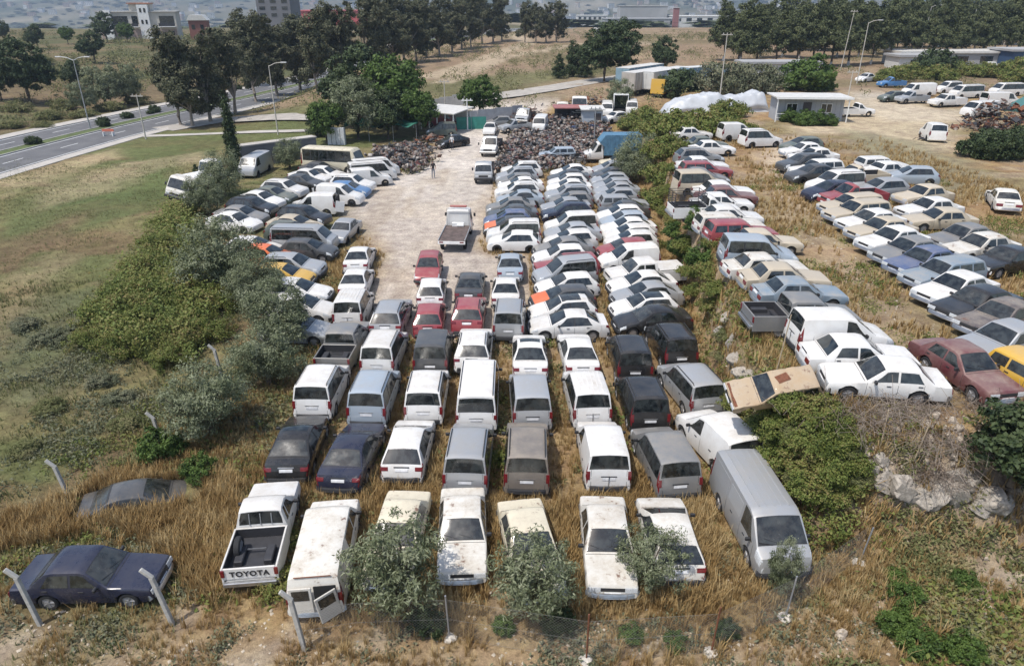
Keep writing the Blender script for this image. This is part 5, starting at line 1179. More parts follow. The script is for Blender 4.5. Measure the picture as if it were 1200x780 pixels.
# terrace and bank
tz = lambda x, y: .75 * (height(x, y) > 2.6) * bare(x, y) * (x > 9) * np.clip((80 - y + 22 * (fbm(x, y, 7, 303) - .5)) / 22, 0, 1)
X, Y = sample(30000, 9.5, 38, 20, 88, tz); strew('dry_grass', TDf, X, Y, rng.uniform(.4, .95, len(X)), DRY, 'dry grass among the cars of the terrace')
bk = lambda x, y: ((height(x, y) > .25) & (height(x, y) < 3.1)) * .9
X, Y = sample(12000, 8.5, 24, 15, 80, bk); strew('dry_grass', TDf, X, Y, rng.uniform(.6, 1.25, len(X)), DRY, 'straw on the terrace bank')
X, Y = sample(9000, 8.5, 26, 13, 60, lambda x, y: ((height(x, y) > .15) & (height(x, y) < 3.2)) * sstep((fbm(x, y, 2.5, 331) - .42) / .12)); strew('bank_weeds', TH, X, Y, rng.uniform(.8, 1.7, len(X)), BRAM, 'green weeds and brambles on the terrace bank')
X, Y = sample(9000, 10, 34, 20, 60, lambda x, y: (height(x, y) > 2.6) * sstep((fbm(x, y, 2.2, 341) - .53) / .08)); strew('terrace_weeds', TH, X, Y, rng.uniform(.6, 1.3, len(X)), BRAM, 'low green weeds between the terrace cars')
# left field
lf = lambda x, y: np.where(x < -9.5, 1, 0) * (.15 + .85 * sstep((fbm(x, y, 2.4, 351) - .42) / .16)) * notlane(x, y)
X, Y = sample(34000, -34, -9, 13.2, 42, lf); strew('field_grass', TL, X, Y, rng.uniform(.25, .7, len(X)), WEED, 'low dry and green weeds of the left field')
X, Y = sample(34000, -62, -14, 36, 80, lf); strew('field_grass', TL, X, Y, rng.uniform(.2, .5, len(X)), WEED, 'sparse weeds of the far left field')
X, Y = sample(9000, -30, -9, 14, 40, lambda x, y: lf(x, y) * sstep((fbm(x, y, 3, 361) - .48) / .1)); strew('field_weeds', TH, X, Y, rng.uniform(.6, 1.3, len(X)), GREYW, 'grey green herbs of the left field')
X, Y = sample(6000, -28, -9, 14, 30, lambda x, y: lf(x, y) * sstep((fbm(x, y, 2.5, 371) - .52) / .1)); strew('field_weeds', TH, X, Y, rng.uniform(.6, 1.2, len(X)), BRAM, 'green herbs of the left field')
# foreground outside the fence
X, Y = sample(9000, -16, 18, 12.6, 17.5, lambda x, y: sstep((fbm(x, y, 1.4, 381) - .44) / .14)); strew('dry_grass', TD, X, Y, rng.uniform(.25, .7, len(X)), DRY, 'thin straw outside the fence')
X, Y = sample(5000, -16, 20, 12.6, 18, lambda x, y: sstep((fbm(x, y, 1.6, 391) - .52) / .08)); strew('fence_weeds', TH, X, Y, rng.uniform(.5, 1.1, len(X)), GREYW, 'low herbs outside the fence')
# lane edges and weeds among the packed cars
X, Y = sample(5000, -12, 13, 40, 82, lambda x, y: notlane(x, y) * .8); strew('dry_grass', TDf, X, Y, rng.uniform(.4, .9, len(X)), DRY, 'straw between the packed columns')

X, Y = sample(7000, -13, 11, 17, 46, lambda x, y: notlane(x, y) * sstep((fbm(x, y, 2.0, 501) - .54) / .1)); strew('row_weeds', TH, X, Y, rng.uniform(.7, 1.6, len(X)), WEED, 'green weeds between the rows of the lot')
X, Y = sample(3500, -13, 11, 15, 34, lambda x, y: notlane(x, y) * sstep((fbm(x, y, 1.8, 511) - .58) / .08)); strew('row_weeds', TH, X, Y, rng.uniform(.8, 1.7, len(X)), BRAM, 'fresh green weeds between the front rows')

def pebble(g):
    v = np.array([(1,0,0),(-1,0,0),(0,1,0),(0,-1,0),(0,0,.7),(0,0,-.4)]) * g.uniform(.6, 1.2, (6, 1)) * .05; return v, np.array([(0,2,4,4),(2,1,4,4),(1,3,4,4),(3,0,4,4)])[:, :4]
PEB = simple('pale_pebbles', (.42,.36,.28), .9, 0, .3, 1.0)
def pebbles(name, X, Y, S, label):
    V, F, b = [], [], 0; Z = height(X, Y)
    for q in range(4):
        v, _ = pebble(np.random.default_rng(900 + q)); m = np.arange(len(X)) % 4 == q; P = (v[None] * S[m][:, None, None] + np.stack([X[m], Y[m], Z[m] + .01], -1)[:, None]).reshape(-1, 3); n = m.sum()
        t = np.array([(0,2,4),(2,1,4),(1,3,4),(3,0,4)]); V.append(P); F.append((t[None] + (np.arange(n) * 6)[:, None, None] + b).reshape(-1, 3)); b += 6 * n
    o = kind(link(name, mesh_np(name, np.concatenate(V), np.concatenate(F), False, [PEB])), 'stuff'); o['label'] = label
X, Y = sample(5000, -17, 20, 12.4, 19, lambda x, y: sstep((fbm(x, y, 1.7, 521) - .42) / .1)); pebbles('pebbles', X, Y, rng.uniform(.25, 1.3, len(X))**1.6, 'small stones on the bare soil outside the fence')
X, Y = sample(5000, -13, 10, 40, 75, lambda x, y: 1 - notlane(x, y) * .7); pebbles('pebbles', X, Y, rng.uniform(.3, 1.2, len(X)), 'small stones on the dirt lane')
X, Y = sample(6000, 9, 34, 18, 60, lambda x, y: sstep((fbm(x, y, 2.2, 531) - .5) / .1)); pebbles('pebbles', X, Y, rng.uniform(.3, 1.5, len(X)), 'small stones on the terrace and its bank')

X, Y = sample(7000, 7.5, 24, 12.2, 20, lambda x, y: sstep((fbm(x, y, 1.8, 551) - .46) / .1)); strew('slope_scrub', TH, X, Y, rng.uniform(.5, 1.3, len(X)), WEED, 'low brown green scrub on the lower right slope')

def shoot(g):
    V, F = [], []
    for _ in range(5):
        a = g.uniform(0, 6.28); d = np.array([math.cos(a), math.sin(a)]); n = np.array([-d[1], d[0]]); h = g.uniform(.6, 1.3)
        for k in range(9):
            t = k / 8; p = np.array([*(d * h * .55 * t**1.6 + g.normal(0, .03, 2)), h * (t - .25 * t * t)]); s = .055 * g.uniform(.7, 1.3); sd = 1 if k % 2 else -1; q = p + np.array([*(n * sd * s * 1.6), s * .5]); b = len(V); w = np.array([*(d * s * .6), s * .3])
            V += [p, p + (q - p) * .5 + w, q, p + (q - p) * .5 - w]; F.append((b, b+1, b+2, b+3))
    return np.array(V), np.array(F)
TSH = [shoot(np.random.default_rng(810 + k)) for k in range(4)]
PB = wp([(860,450),(930,450),(1000,470),(1010,600),(940,610),(900,530)], 1.5); X, Y = sample(900, 6, 14, 16, 26, lambda x, y: in_poly(x, y, PB) * (height(x, y) < 2.3) * (y < 21.6)); strew('bramble_shoots', TSH, X, Y, rng.uniform(.7, 1.2, len(X)), BRAM, 'arching bramble shoots on the bank beside the silver van', .2)
PB = wp([(200,240),(250,300),(265,370),(230,440),(110,420),(130,350),(180,290)]); X, Y = sample(1600, -28, -12, 24, 62, lambda x, y: in_poly(x, y, PB) * 1.0); strew('bramble_shoots', TSH, X, Y, rng.uniform(1.0, 1.9, len(X)), BRAM, 'arching bramble shoots of the left thicket', .35)
# ------------------------------------------------------------------ fence along the front and left
def conc_post(px, py, lab, h=1.75, lean=(-.18, .0), rz=0):
    p = gpt(px, py); o = thing('concrete_post', lab, 'post', p, rz, 'bent concrete fence posts')
    m = MB().prism([(-.06,-.06),(.06,-.06),(.06,.06),(-.06,.06)], -.2, h, axis='z'); m.v = [(v[0] + lean[0]*max(v[2],0)/h, v[1] + lean[1]*max(v[2],0)/h, v[2]) for v in m.v]
    link('shaft', m.mesh('shaft', CONC, bevel=.012), o)
    link('arm', MB().box((lean[0] - .10, lean[1], h + .13), (.10, .11, .42), ry=R(-42)).mesh('arm', CONC, bevel=.012), o); return p
conc_post(48,732,'bent concrete post in front of the navy saloon boot', 1.75, (-.22,.05)); conc_post(204,732,'bent concrete post in front of the navy saloon bonnet', 1.75, (-.3,.05)); conc_post(358,762,'bent concrete post before the open van door', 1.8, (-.2,.08))
conc_post(79,577,'leaning concrete post above the sunken car', 1.1, (-.2,.05)); conc_post(187,511,'short concrete post beside the small green bush', .85, (-.08,0)); conc_post(262,446,'white-tipped concrete post among the olives', 1.6, (-.15,0))
POLES = []
for px, py, h, mat, lean, lab in ((527,748,1.62,STEEL,(-.06,0),'steel fence pole left of the middle olive tree'), (687,774,1.72,RUST,(0,0),'rusty fence pole left of the rust-spotted saloon'), (833,765,1.70,RUST,(.06,0),'rusty fence pole right of the fence weeds'), (920,724,1.55,STEEL,(.1,.05),'steel fence pole beneath the slim young olive'), (1006,660,1.45,STEEL,(.16,0),'steel fence pole leaning at the foot of the bank')):
    p = gpt(px, py); o = thing('fence_pole', lab, 'fence pole', p, 0, 'fence poles set in lumps of concrete'); POLES.append(p)
    link('pole', MB().tube([(0,0,-.1), (lean[0],lean[1],h)], .026, 8).mesh('pole', mat, smooth=50), o)
    bm = bmesh.new(); bmesh.ops.create_icosphere(bm, subdivisions=2, radius=.2); 
    for v in bm.verts: v.co *= 1 + .35*(random.random()-.5); v.co.z *= .55
    me = bpy.data.meshes.new('footing'); bm.to_mesh(me); bm.free(); me.materials.append(simple('pale_stone', (.52,.48,.42), .9, 0, .2, 5, .4)); link('footing', me, o, (0,0,.03))
WIRE = simple('fence_wire', (.26,.25,.23), .6, .3)
f = thing('chain_link_fence', 'sagging chain-link fence strung along the front row', 'fence', tuple(POLES[0]))
fp = [gpt(358,762), gpt(420,752)] + POLES; o0 = Vector(POLES[0])
def wire(V, F, a, b, w=.004):
    d = (b - a).normalized(); n = d.cross(Vector((0,1,0))).normalized() * w; n2 = d.cross(n).normalized() * w; i = len(V); V += [a+n, a-n*.5+n2*.86, a-n*.5-n2*.86, b+n, b-n*.5+n2*.86, b-n*.5-n2*.86]; F += [(i,i+1,i+4,i+3),(i+1,i+2,i+5,i+4),(i+2,i,i+3,i+5)]
for a, b in zip(fp[:-1], fp[1:]):
    a = Vector(a) - o0; b = Vector(b) - o0; L_ = (b - a).length; u = (b - a) / L_; hh = 1.42; V, F = [], []; st = .10; k = -hh
    while k < L_:
        for sg in (1, -1):
            s0, s1 = (max(k, 0), min(k + hh, L_)); 
            if s1 - s0 > .02:
                z0, z1 = (s0 - k, s1 - k) if sg > 0 else (hh - (s0 - k), hh - (s1 - k)); wire(V, F, a + u*s0 + Vector((0,0,z0+.04)), a + u*s1 + Vector((0,0,z1+.04)), .0017)
        k += st
    for z in (.04, .75, hh + .04): wire(V, F, a + Vector((0,0,z)), b + Vector((0,0,z)), .003)
    me = bpy.data.meshes.new('wire_mesh'); me.from_pydata(V, [], F); me.materials.append(WIRE); o = link('wire_mesh', me, f); o['kind'] = 'stuff'
# ------------------------------------------------------------------ rocks
ROCK = simple('pale_limestone', (.40,.34,.27), .92, 0, .3, 2.2, .6); ROCKG = simple('grey_limestone', (.33,.295,.25), .92, 0, .4, 4.5, 1.0)
def rock_mesh(seed, sub=3, amp=.5):
    g = random.Random(seed); bm = bmesh.new(); bmesh.ops.create_icosphere(bm, subdivisions=sub, radius=1); off = Vector((g.random()*50, g.random()*50, g.random()*50))
    from mathutils import noise as mn
    planes = [(Vector((g.gauss(0,1), g.gauss(0,1), g.gauss(0,1))).normalized(), g.uniform(.5, .82)) for _ in range(14)]
    for v in bm.verts:
        d = v.co.normalized(); r = 1 + amp * (mn.fractal(d*1.6 + off, 1, 2, 4) )
        for n, k in planes:
            q = d.dot(n)
            if q > .05: r = min(r, k / q)
        v.co = d * r
    me = bpy.data.meshes.new('rock'); bm.to_mesh(me); bm.free(); return me
RM = [rock_mesh(k) for k in range(5)]
for m in RM: m.materials.append(ROCK)
RG = [rock_mesh(20 + k, 4, .35) for k in range(3)]
for m in RG: m.materials.append(ROCKG)
for k, (px, py, s) in enumerate(((1008,548,.42),(1022,556,.55),(1036,568,.62),(1052,578,.66),(1068,588,.50),(1084,592,.60),(1100,590,.66),(1116,582,.60),(1128,566,.50),(1030,548,.40),(1162,588,.62),(1150,600,.45),(1176,598,.5),(1142,572,.4))):
    p = gpt(px, py, 1.2); tag(link('boulder', RG[k % 3], None, p + Vector((0,.2,.12)), (random.random()*.8, random.random()*.5, random.random()*6), (s*1.15, s, s*.95)), 'pale boulder of the rock face in the bank, %s from the left' % ORD[sorted((1008,1022,1036,1052,1068,1084,1100,1116,1128,1030,1162,1150,1176,1142)).index(px) + 1], 'boulder', 'boulders of the rock face')
for k in range(110):   # rubble of stones on the bank
    px, py = random.uniform(995, 1135), random.uniform(488, 575); s = random.uniform(.05, .14) + .14 * random.random()**5
    if k < 6: px, py, s = ((1142,705,.14),(1010,730,.10),(985,745,.2),(1155,655,.10),(1108,682,.08),(1085,500,.26))[k]
    p = gpt(px, py, 2); tag(link('stone', RM[k % 5], None, p + Vector((0,0,s*.25)), (random.random()*3, random.random()*3, random.random()*6), (s*1.2, s, s*.8)), 'pale stone lying in the rubble of the bank' if k >= 6 else ('pale stone on the bare soil outside the fence' if k < 5 else 'biggest loose stone at the top of the rubble'), 'stone', 'stones of the rubble' if k >= 6 else 'stones outside the fence')
for k, (px, py) in enumerate(((858,400),(846,388),(862,418),(872,432),(852,372),(880,440))): p = gpt(px, py, 1.5); tag(link('boulder', RG[k % 3], None, p, (k, k*.6, k*2), .42), 'pale rock jutting from the steep terrace edge', 'boulder', 'rocks in the terrace edge')
# brushwood piled over the rubble
g = np.random.default_rng(44)
def brush(px, py, n, sp, lab):
    p = gpt(px, py, 2.5); V, F = [], []
    for _ in range(n):
        a = Vector((g.normal()*sp, g.normal()*sp*.7, abs(g.normal())*.12)); d = Vector((g.normal(), g.normal(), g.normal()*.35)).normalized() * g.uniform(.5, 1.3); b = a + d*.5; c = a + d + Vector((g.normal()*.12, g.normal()*.12, g.normal()*.1)); b.z = max(b.z, .05) + g.random()*.35; c.z = max(c.z, .0)
        wire(V, F, a, b, .008); wire(V, F, b, c, .006)
    me = bpy.data.meshes.new('brushwood_pile'); me.from_pydata(V, [], F); me.materials.append(TWIG); return tag(link('brushwood_pile', me, None, p), lab, 'brushwood', 'heaps of dead branches')
brush(995,488,260,.75,'grey brushwood heap left of the rubble'); brush(1050,482,320,.8,'grey brushwood heap above the rubble'); brush(1120,520,320,.8,'brushwood heap beside the dark tree'); brush(1105,560,220,.5,'brushwood heap hanging over the boulder'); brush(1165,482,220,.8,'brushwood heap behind the dark tree')
for a, b, lab in (((1068,545),(1083,502),'thin wooden stake standing in the rubble'), ((1031,527),(1031,500),'short thin stake among the brushwood'), ((905,452),(933,380),'long pole leaning on the tan wreck')):
    p = gpt(*a, 2); h = 1.5 if a[0] != 905 else 2.9; tag(link('wooden_stake', MB().tube([(0,0,-.2),(.28 if a[0] != 1031 else .02,.12,h)], .022, 6).mesh('wooden_stake', simple('weathered_wood', (.36,.29,.2), .9)), None, p), lab, 'stake', None)
# ------------------------------------------------------------------ motorcycles
def bike(colour):
    m = MB()
    for y in (-.62, .62):
        V, F = [], []; n, q = 12, 4
        for a in range(n):
            for b in range(q): t, w = 2*math.pi*a/n, 2*math.pi*b/q; r = .26 + .05*math.cos(w); V.append((.045*math.sin(w), y + r*math.cos(t), .31 + r*math.sin(t)))
        for a in range(n):
            for b in range(q): F.append((a*q+b, a*q+(b+1) % q, ((a+1) % n)*q+(b+1) % q, ((a+1) % n)*q+b))
        m.add(V, F, 0); m.cyl((0,y,.31), (1,0,0), .2, .03, 10, 2)
    m.prism([(.30,.75),(.55,.60),(.36,.42),(-.1,.40),(-.35,.55),(-.2,.78)], -.09, .09, 1, 'x'); m.box((0,.02,.42), (.24,.40,.26), mi=2); m.box((0,.22,.80), (.22,.42,.16), mi=1, rx=-.1); m.box((0,-.35,.80), (.22,.62,.09), mi=0, rx=.08)
    m.tube([(0,.62,.31),(0,.46,.80),(0,.42,.98)], .035, 6, 2); m.tube([(-.34,.36,1.02),(0,.44,1.0),(.34,.36,1.02)], .016, 5, 0); m.box((0,.55,.84), (.20,.12,.18), mi=2); m.tube([(.13,.2,.28),(.14,-.6,.38)], .04, 6, 2); m.box((0,-.66,.72), (.14,.3,.05), mi=1, rx=.3); m.box((0,.62,.64), (.12,.36,.04), mi=1)
    return m.mesh('motorcycle', RUBBER, colour, simple('bike_metal', (.28,.28,.28), .5, .5), smooth=30)
BK = [bike(c) for c in (PAINT['black'], PAINT['darkgrey'], PAINT['maroon'], PAINT['blue'], PAINT['oldwhite'], PAINT['grey'], simple('rusty_brown_bike', (.14,.075,.045), .7, 0, .4, 8))]
def bikes(poly, n, gap, lab, group):
    P = np.array(wp(poly)); pts = []; tries = 0; x0, y0 = P.min(0); x1, y1 = P.max(0)
    CX, CY = rng.uniform(x0, x1, n * 30), rng.uniform(y0, y1, n * 30); ok = in_poly(CX, CY, list(map(tuple, P))) & ~in_car(CX, CY, .45)
    for x, y in zip(CX[ok], CY[ok]):
        if len(pts) >= n: break
        if any((x-a)**2 + ((y-b)*.8)**2 < gap*gap for a, b in pts): continue
        pts.append((x, y))
    for k, (x, y) in enumerate(pts):
        o = link('motorcycle', BK[rng.choice(7, p=[.22,.14,.18,.04,.10,.08,.24])], None, (x, y, ground(x, y)), (rng.normal(0, .1), rng.normal(.12, .16), rng.uniform(0, 6.28))); tag(o, lab, 'motorcycle', group)
    return pts
b1 = bikes([(583,200),(578,214),(700,190),(740,192),(735,178),(700,150),(660,148),(612,152),(600,165)], 235, .78, 'scrapped motorcycle in the crowded field of motorcycles beyond the columns', 'field of scrapped motorcycles')
b2 = bikes([(440,205),(468,210),(495,200),(508,184),(500,175),(462,174),(436,180)], 46, .72, 'scrapped motorcycle in the heap left of the lane', 'heap of motorcycles left of the lane')
# loose parts and weeds between the motorcycles
X = np.array([p[0] for p in b1 + b2 for _ in range(5)]) + rng.normal(0, .5, 5*len(b1+b2)); Y = np.array([p[1] for p in b1 + b2 for _ in range(5)]) + rng.normal(0, .5, 5*len(b1+b2)); k = ~in_car(X, Y, .1); X, Y = X[k], Y[k]
def chip(g):
    V, F = [], []
    for _ in range(3):
        m = MB().box(g.normal(0, .2, 3) + np.array([0,0,.55]), g.uniform(.06, .34, 3), g.uniform(0, 3), 0, g.uniform(0, 3)); b = len(V); V += m.v; F += [tuple(b+i for i in f) for f in m.f]
    return np.array(V), np.array(F)
JUNK = leafmat('mixed_scrap', [(.03,.027,.024), (.15,.07,.05), (.12,.09,.07), (.20,.16,.13), (.28,.25,.22), (.10,.05,.04), (.40,.37,.33)], 0, .5)
strew('scrap_parts', [chip(g) for _ in range(5)], X, Y, rng.uniform(.7, 1.4, len(X)), JUNK, 'loose motorcycle parts strewn between the scrapped motorcycles')
k = rng.random(len(X)) < .6; strew('motorcycle_weeds', TH, X[k], Y[k], rng.uniform(1.2, 2.6, k.sum()), WEED, 'weeds growing through the scrapped motorcycles')
# ------------------------------------------------------------------ people
def person(p, rz, lab, shirt, trousers, hat=None):
    o = thing('person', lab, 'person', p, rz)
    J = dict(pel=(0,0,.95), sp=(0,.01,1.2), ch=(0,0,1.38), nk=(0,.0,1.50), hd=(0,.02,1.60), ht=(0,.01,1.70), hl=(-.09,0,.92), hr=(.09,0,.92), kl=(-.10,.05,.50), kr=(.11,-.02,.50), al=(-.11,.02,.09), ar=(.12,-.06,.09), fl=(-.12,.17,.03), fr=(.13,.09,.03), sl=(-.18,0,1.42), sr=(.18,0,1.42), el=(-.24,.02,1.15), er=(.24,.03,1.15), wl=(-.23,.14,.95), wr=(.22,.16,.97), dl=(-.21,.2,.88), dr=(.2,.22,.9))
    Rr = dict(pel=.14, sp=.135, ch=.15, nk=.055, hd=.095, ht=.08, hl=.095, hr=.095, kl=.062, kr=.062, al=.042, ar=.042, fl=.035, fr=.035, sl=.065, sr=.065, el=.045, er=.045, wl=.033, wr=.033, dl=.028, dr=.028)
    ks = list(J); E = [('pel','sp'),('sp','ch'),('ch','nk'),('nk','hd'),('hd','ht'),('pel','hl'),('pel','hr'),('hl','kl'),('hr','kr'),('kl','al'),('kr','ar'),('al','fl'),('ar','fr'),('ch','sl'),('ch','sr'),('sl','el'),('sr','er'),('el','wl'),('er','wr'),('wl','dl'),('wr','dr')]
    me = bpy.data.meshes.new('body'); me.from_pydata([J[k] for k in ks], [(ks.index(a), ks.index(b)) for a, b in E], []); t = bpy.data.objects.new('t', me); COL.objects.link(t)
    md = t.modifiers.new('s', 'SKIN'); sv = me.skin_vertices[0].data
    for i, k in enumerate(ks): sv[i].radius = (Rr[k], Rr[k] * (.72 if k in ('pel','sp','ch') else 1)); sv[i].use_root = (k == 'pel')
    t.modifiers.new('ss', 'SUBSURF').levels = 1; dg = bpy.context.evaluated_depsgraph_get(); bm_ = bpy.data.meshes.new_from_object(t.evaluated_get(dg)); bpy.data.objects.remove(t); bm_.name = 'body'
    skin = simple('skin', (.36,.21,.14), .6); hair = simple('dark_hair', (.02,.016,.013), .7); bm_.materials.clear()
    for m in (skin, shirt, trousers, hair): bm_.materials.append(m)
    for f in bm_.polygons:
        c = f.center; f.use_smooth = True
        f.material_index = 3 if (c.z > 1.655 or (c.z > 1.56 and c.y < -.03)) or c.z < .07 else (2 if c.z < .98 and abs(c.x) < .19 else (1 if c.z < 1.5 and not (abs(c.x) > .17 and c.z < 1.17) else 0))
    link('body', bm_, o)
    if hat: link('cap', MB().cyl((0,.01,1.73), (0,0,1), .11, .1, 12, 0, .09).mesh('cap', hat, smooth=40), o)
person(gpt(508,209), R(200), 'man in a dark shirt and grey trousers walking on the lane', simple('dark_shirt', (.04,.03,.03), .9), simple('grey_trousers', (.22,.24,.27), .9))
person(gpt(530,176), R(160), 'person in a pale shirt and dark trousers beside the black saloon', simple('pale_shirt', (.55,.55,.55), .9), simple('dark_trousers', (.03,.03,.035), .9), simple('pale_cap', (.5,.5,.48), .9))
# ------------------------------------------------------------------ cabin, tarpaulin, trailers, sheds
GREYW_ = simple('grey_cladding', (.36,.38,.41), .6, 0, .08, 2); ROOFW = simple('pale_metal_roof', (.62,.60,.56), .5, .1, .12, 1.5); DOORM = simple('dark_door', (.07,.06,.06), .6)
p = gpt(947,142,3.3); o = thing('cabin', 'grey prefabricated cabin with a pale flat roof and porch', 'cabin', p, R(-4))
link('wall', MB().box((0,1.6,1.3), (7.6,3.0,2.6)).mesh('wall', GREYW_), o)
pn = MB()
for k in range(-6, 7): pn.box((k*.58, .092, 1.3), (.03,.02,2.56))
link('wall_joint', pn.mesh('wall_joint', simple('joint_grey', (.25,.26,.28), .6)), o)
link('roof', MB().box((0,1.1,2.72), (8.6,4.6,.16)).mesh('roof', ROOFW, bevel=.02), o); link('fascia', MB().box((0,-1.23,2.70), (8.62,.06,.24)).mesh('fascia', WHITEP), o)
link('door', MB().box((-.35,.08,1.05), (.95,.06,2.1)).mesh('door', DOORM), o)
for x in (-2.1, 1.85):
    w = link('window', MB().box((x,.08,1.45), (1.25,.07,1.05)).mesh('window', WHITEP), o)
    for q in (-.3, .3): link('pane', MB().box((x+q,.035,1.45), (.52,.03,.9)).mesh('pane', GLASS), w)
for x in (-4.1, 3.9): link('porch_post', MB().box((x,-1.1,1.3), (.1,.1,2.7)).mesh('porch_post', WHITEP), o)
link('railing', MB().tube([(-4.1,-1.1,.95),(-1.2,-1.1,.95)], .03, 6).tube([(-4.1,-1.1,.5),(-1.2,-1.1,.5)], .025, 6).tube([(-1.2,-1.1,0),(-1.2,-1.1,1)], .03, 6).mesh('railing', WHITEP), o)
# silver tarpaulin over stored goods
SILVER = simple('silver_tarpaulin', (.50,.515,.53), .45, .1, .12, .8, .3)
A, B_ = gpt(782,136,3), gpt(903,131,3); L_ = (B_ - A).length; nu, nv = 70, 26; U, Vv = np.meshgrid(np.linspace(0, 1, nu), np.linspace(0, 1, nv)); prof_ = np.interp(U, [0,.05,.14,.28,.42,.50,.56,.66,.80,.90,.95,1], [0,.55,.80,.95,1.08,1.12,.92,.92,1.0,1.15,1.05,.15]); across = np.clip(np.minimum(Vv/.30, (1-Vv)/.2), 0, 1)
w_ = fbm(U*6, Vv*3, 1.0, 401); cre = np.abs(np.sin(U*26 + Vv*7 + w_*5)) + .7*np.abs(np.sin(U*15 - Vv*11 + w_*4)); folds = .20*(1 - cre) + .20*(fbm(U*9, Vv*4, 1.0, 411) - .5); Zt = np.maximum((prof_*2.2 + folds*np.clip(prof_, .2, 1)) * across, 0)
V = np.stack([U*L_, Vv*4.4 - .6 + .5*np.sin(U*9)*(Vv < .12), Zt], -1).reshape(-1, 3); ii = np.arange(nu*nv).reshape(nv, nu); F = np.stack([ii[:-1,:-1], ii[:-1,1:], ii[1:,1:], ii[1:,:-1]], -1).reshape(-1, 4)
tp = link('tarpaulin', mesh_np('tarpaulin', V, F, True, [SILVER]), None, tuple(A), (0, 0, math.atan2(B_.y-A.y, B_.x-A.x))); tag(tp, 'huge silver tarpaulin draped over stored goods', 'tarpaulin')
tp.modifiers.new('thickness', 'SOLIDIFY').thickness = .02
# semi-trailers
def trailer(px, py, rz, L, W, H, mat, roofm, lab, z0=.9):
    p = gpt(px, py, 2); o = thing('trailer', lab, 'trailer', p, rz, 'long trailers beyond the yard'); link('box', MB().box((0, L/2, z0 + H/2), (W, L, H)).mesh('box', mat, bevel=.03), o); link('roof', MB().box((0, L/2, z0 + H + .03), (W+.05, L+.05, .06)).mesh('roof', roofm), o)
    for s in (-.5, .5): link('rear_door', MB().box((s*W*.47, -.03, z0 + H/2), (W*.44, .05, H*.92)).mesh('rear_door', mat, bevel=.02), o)
    r = MB()
    for k in range(int(L/1.1)):
        for s in (-1, 1): r.box((s*(W/2+.015), .5 + k*1.1, z0 + H/2), (.04,.06,H*.96))
    link('rib', r.mesh('rib', roofm), o); tm, _ = wheel_meshes(.5, .25)
    for y in (1.6, 2.9):
        for s in (-1, 1): link('wheel', tm, o, (s*(W/2-.2), y, .5))
    link('support', MB().box((0, L-2, .45), (.9,.15,.9)).mesh('support', DARKMETAL), o)
TRW = simple('trailer_white', (.58,.58,.56), .5, 0, .12, 1); TRG = simple('trailer_beige', (.40,.37,.33), .6, 0, .15, 1); TRB = simple('trailer_blue', (.20,.30,.36), .55, 0, .15, 1)
trailer(735,113,R(-38),13,2.5,2.6,TRG,ROOFW,'beige trailer with double rear doors, left of the white one'); trailer(756,112,R(-38),13,2.5,2.6,TRW,ROOFW,'white trailer behind the yellow truck'); trailer(728,106,R(-38),12,2.5,2.5,TRB,ROOFW,'blue grey trailer behind the beige one'); trailer(800,104,R(-60),9,2.5,2.4,TRB,TRW,'pale blue trailer behind the dark bush tree')
p = gpt(773,113,2); o = thing('skip', 'bright yellow truck body beside the trailers', 'truck body', p, R(-30)); link('body', MB().prism([(-1.5,.5),(1.4,.5),(1.7,2.3),(-1.3,2.7)], -1.1, 1.1, axis='x').mesh('body', PAINT['yellow'], bevel=.04), o); link('floor_frame', MB().box((0,0,.35), (1.8,2.8,.3)).mesh('floor_frame', DARKMETAL), o); link('ridge', MB().box((0,.2,1.5), (2.26,.12,1.8)).mesh('ridge', PAINT['yellow']), o)
def boxhut(name, px, py, rz, w, d, h, wall, roof, lab, cat, door=None, posts=False, over=.3, slope=.2):
    p = gpt(px, py, 2); o = thing(name, lab, cat, p, rz)
    if posts:
        for x in np.linspace(-w/2, w/2, posts): link('post', MB().box((x, 0, h/2), (.12,.12,h)).mesh('post', wall), o)
        link('back_wall', MB().box((0, d, h/2), (w, .1, h)).mesh('back_wall', wall), o)
    else: link('wall', MB().box((0, d/2, h/2), (w, d, h)).mesh('wall', wall, bevel=.02), o)
    link('roof', MB().prism([(-over, h+.02), (d+over, h+.02+slope), (d+over, h+.14+slope), (-over, h+.14)], -w/2-over, w/2+over, axis='x').mesh('roof', roof), o)
    if door: link('door', MB().box((door*w/2, -.03, h*.42), (.9,.05,h*.8)).mesh('door', DOORM), o)
    return o
REDR = simple('red_sheet_roof', (.32,.13,.12), .6, 0, .2, 2); SHEDB = simple('pale_blue_shed', (.42,.46,.50), .6, 0, .1, 2)
boxhut('shed', 694,149,R(2),2.7,2.2,2.2,SHEDB,ROOFW,'small pale blue shed beside the motorcycle field','shed', .5); boxhut('canopy', 669,145,R(2),4.2,2.2,2.0,DARKMETAL,REDR,'open canopy with a faded red roof left of the small shed','canopy',None,3,.3,.1)
boxhut('open_shed', 508,154,R(-30),6.5,4,2.4,WHITEP,ROOFW,'open shed with white posts and a pale sloping roof','shed',None,6,.4,.35)
aw = gpt(447,166); m = MB(); U, Vv = np.meshgrid(np.linspace(-4.6, 4.6, 24), np.linspace(0, 3, 8)); zz = 2.0 + .22*np.sin(U*1.5) + .12*Vv + .12*np.sin(U*3.3 + Vv*2); ii = np.arange(24*8).reshape(8, 24); F = np.stack([ii[:-1,:-1], ii[:-1,1:], ii[1:,1:], ii[1:,:-1]], -1).reshape(-1, 4)
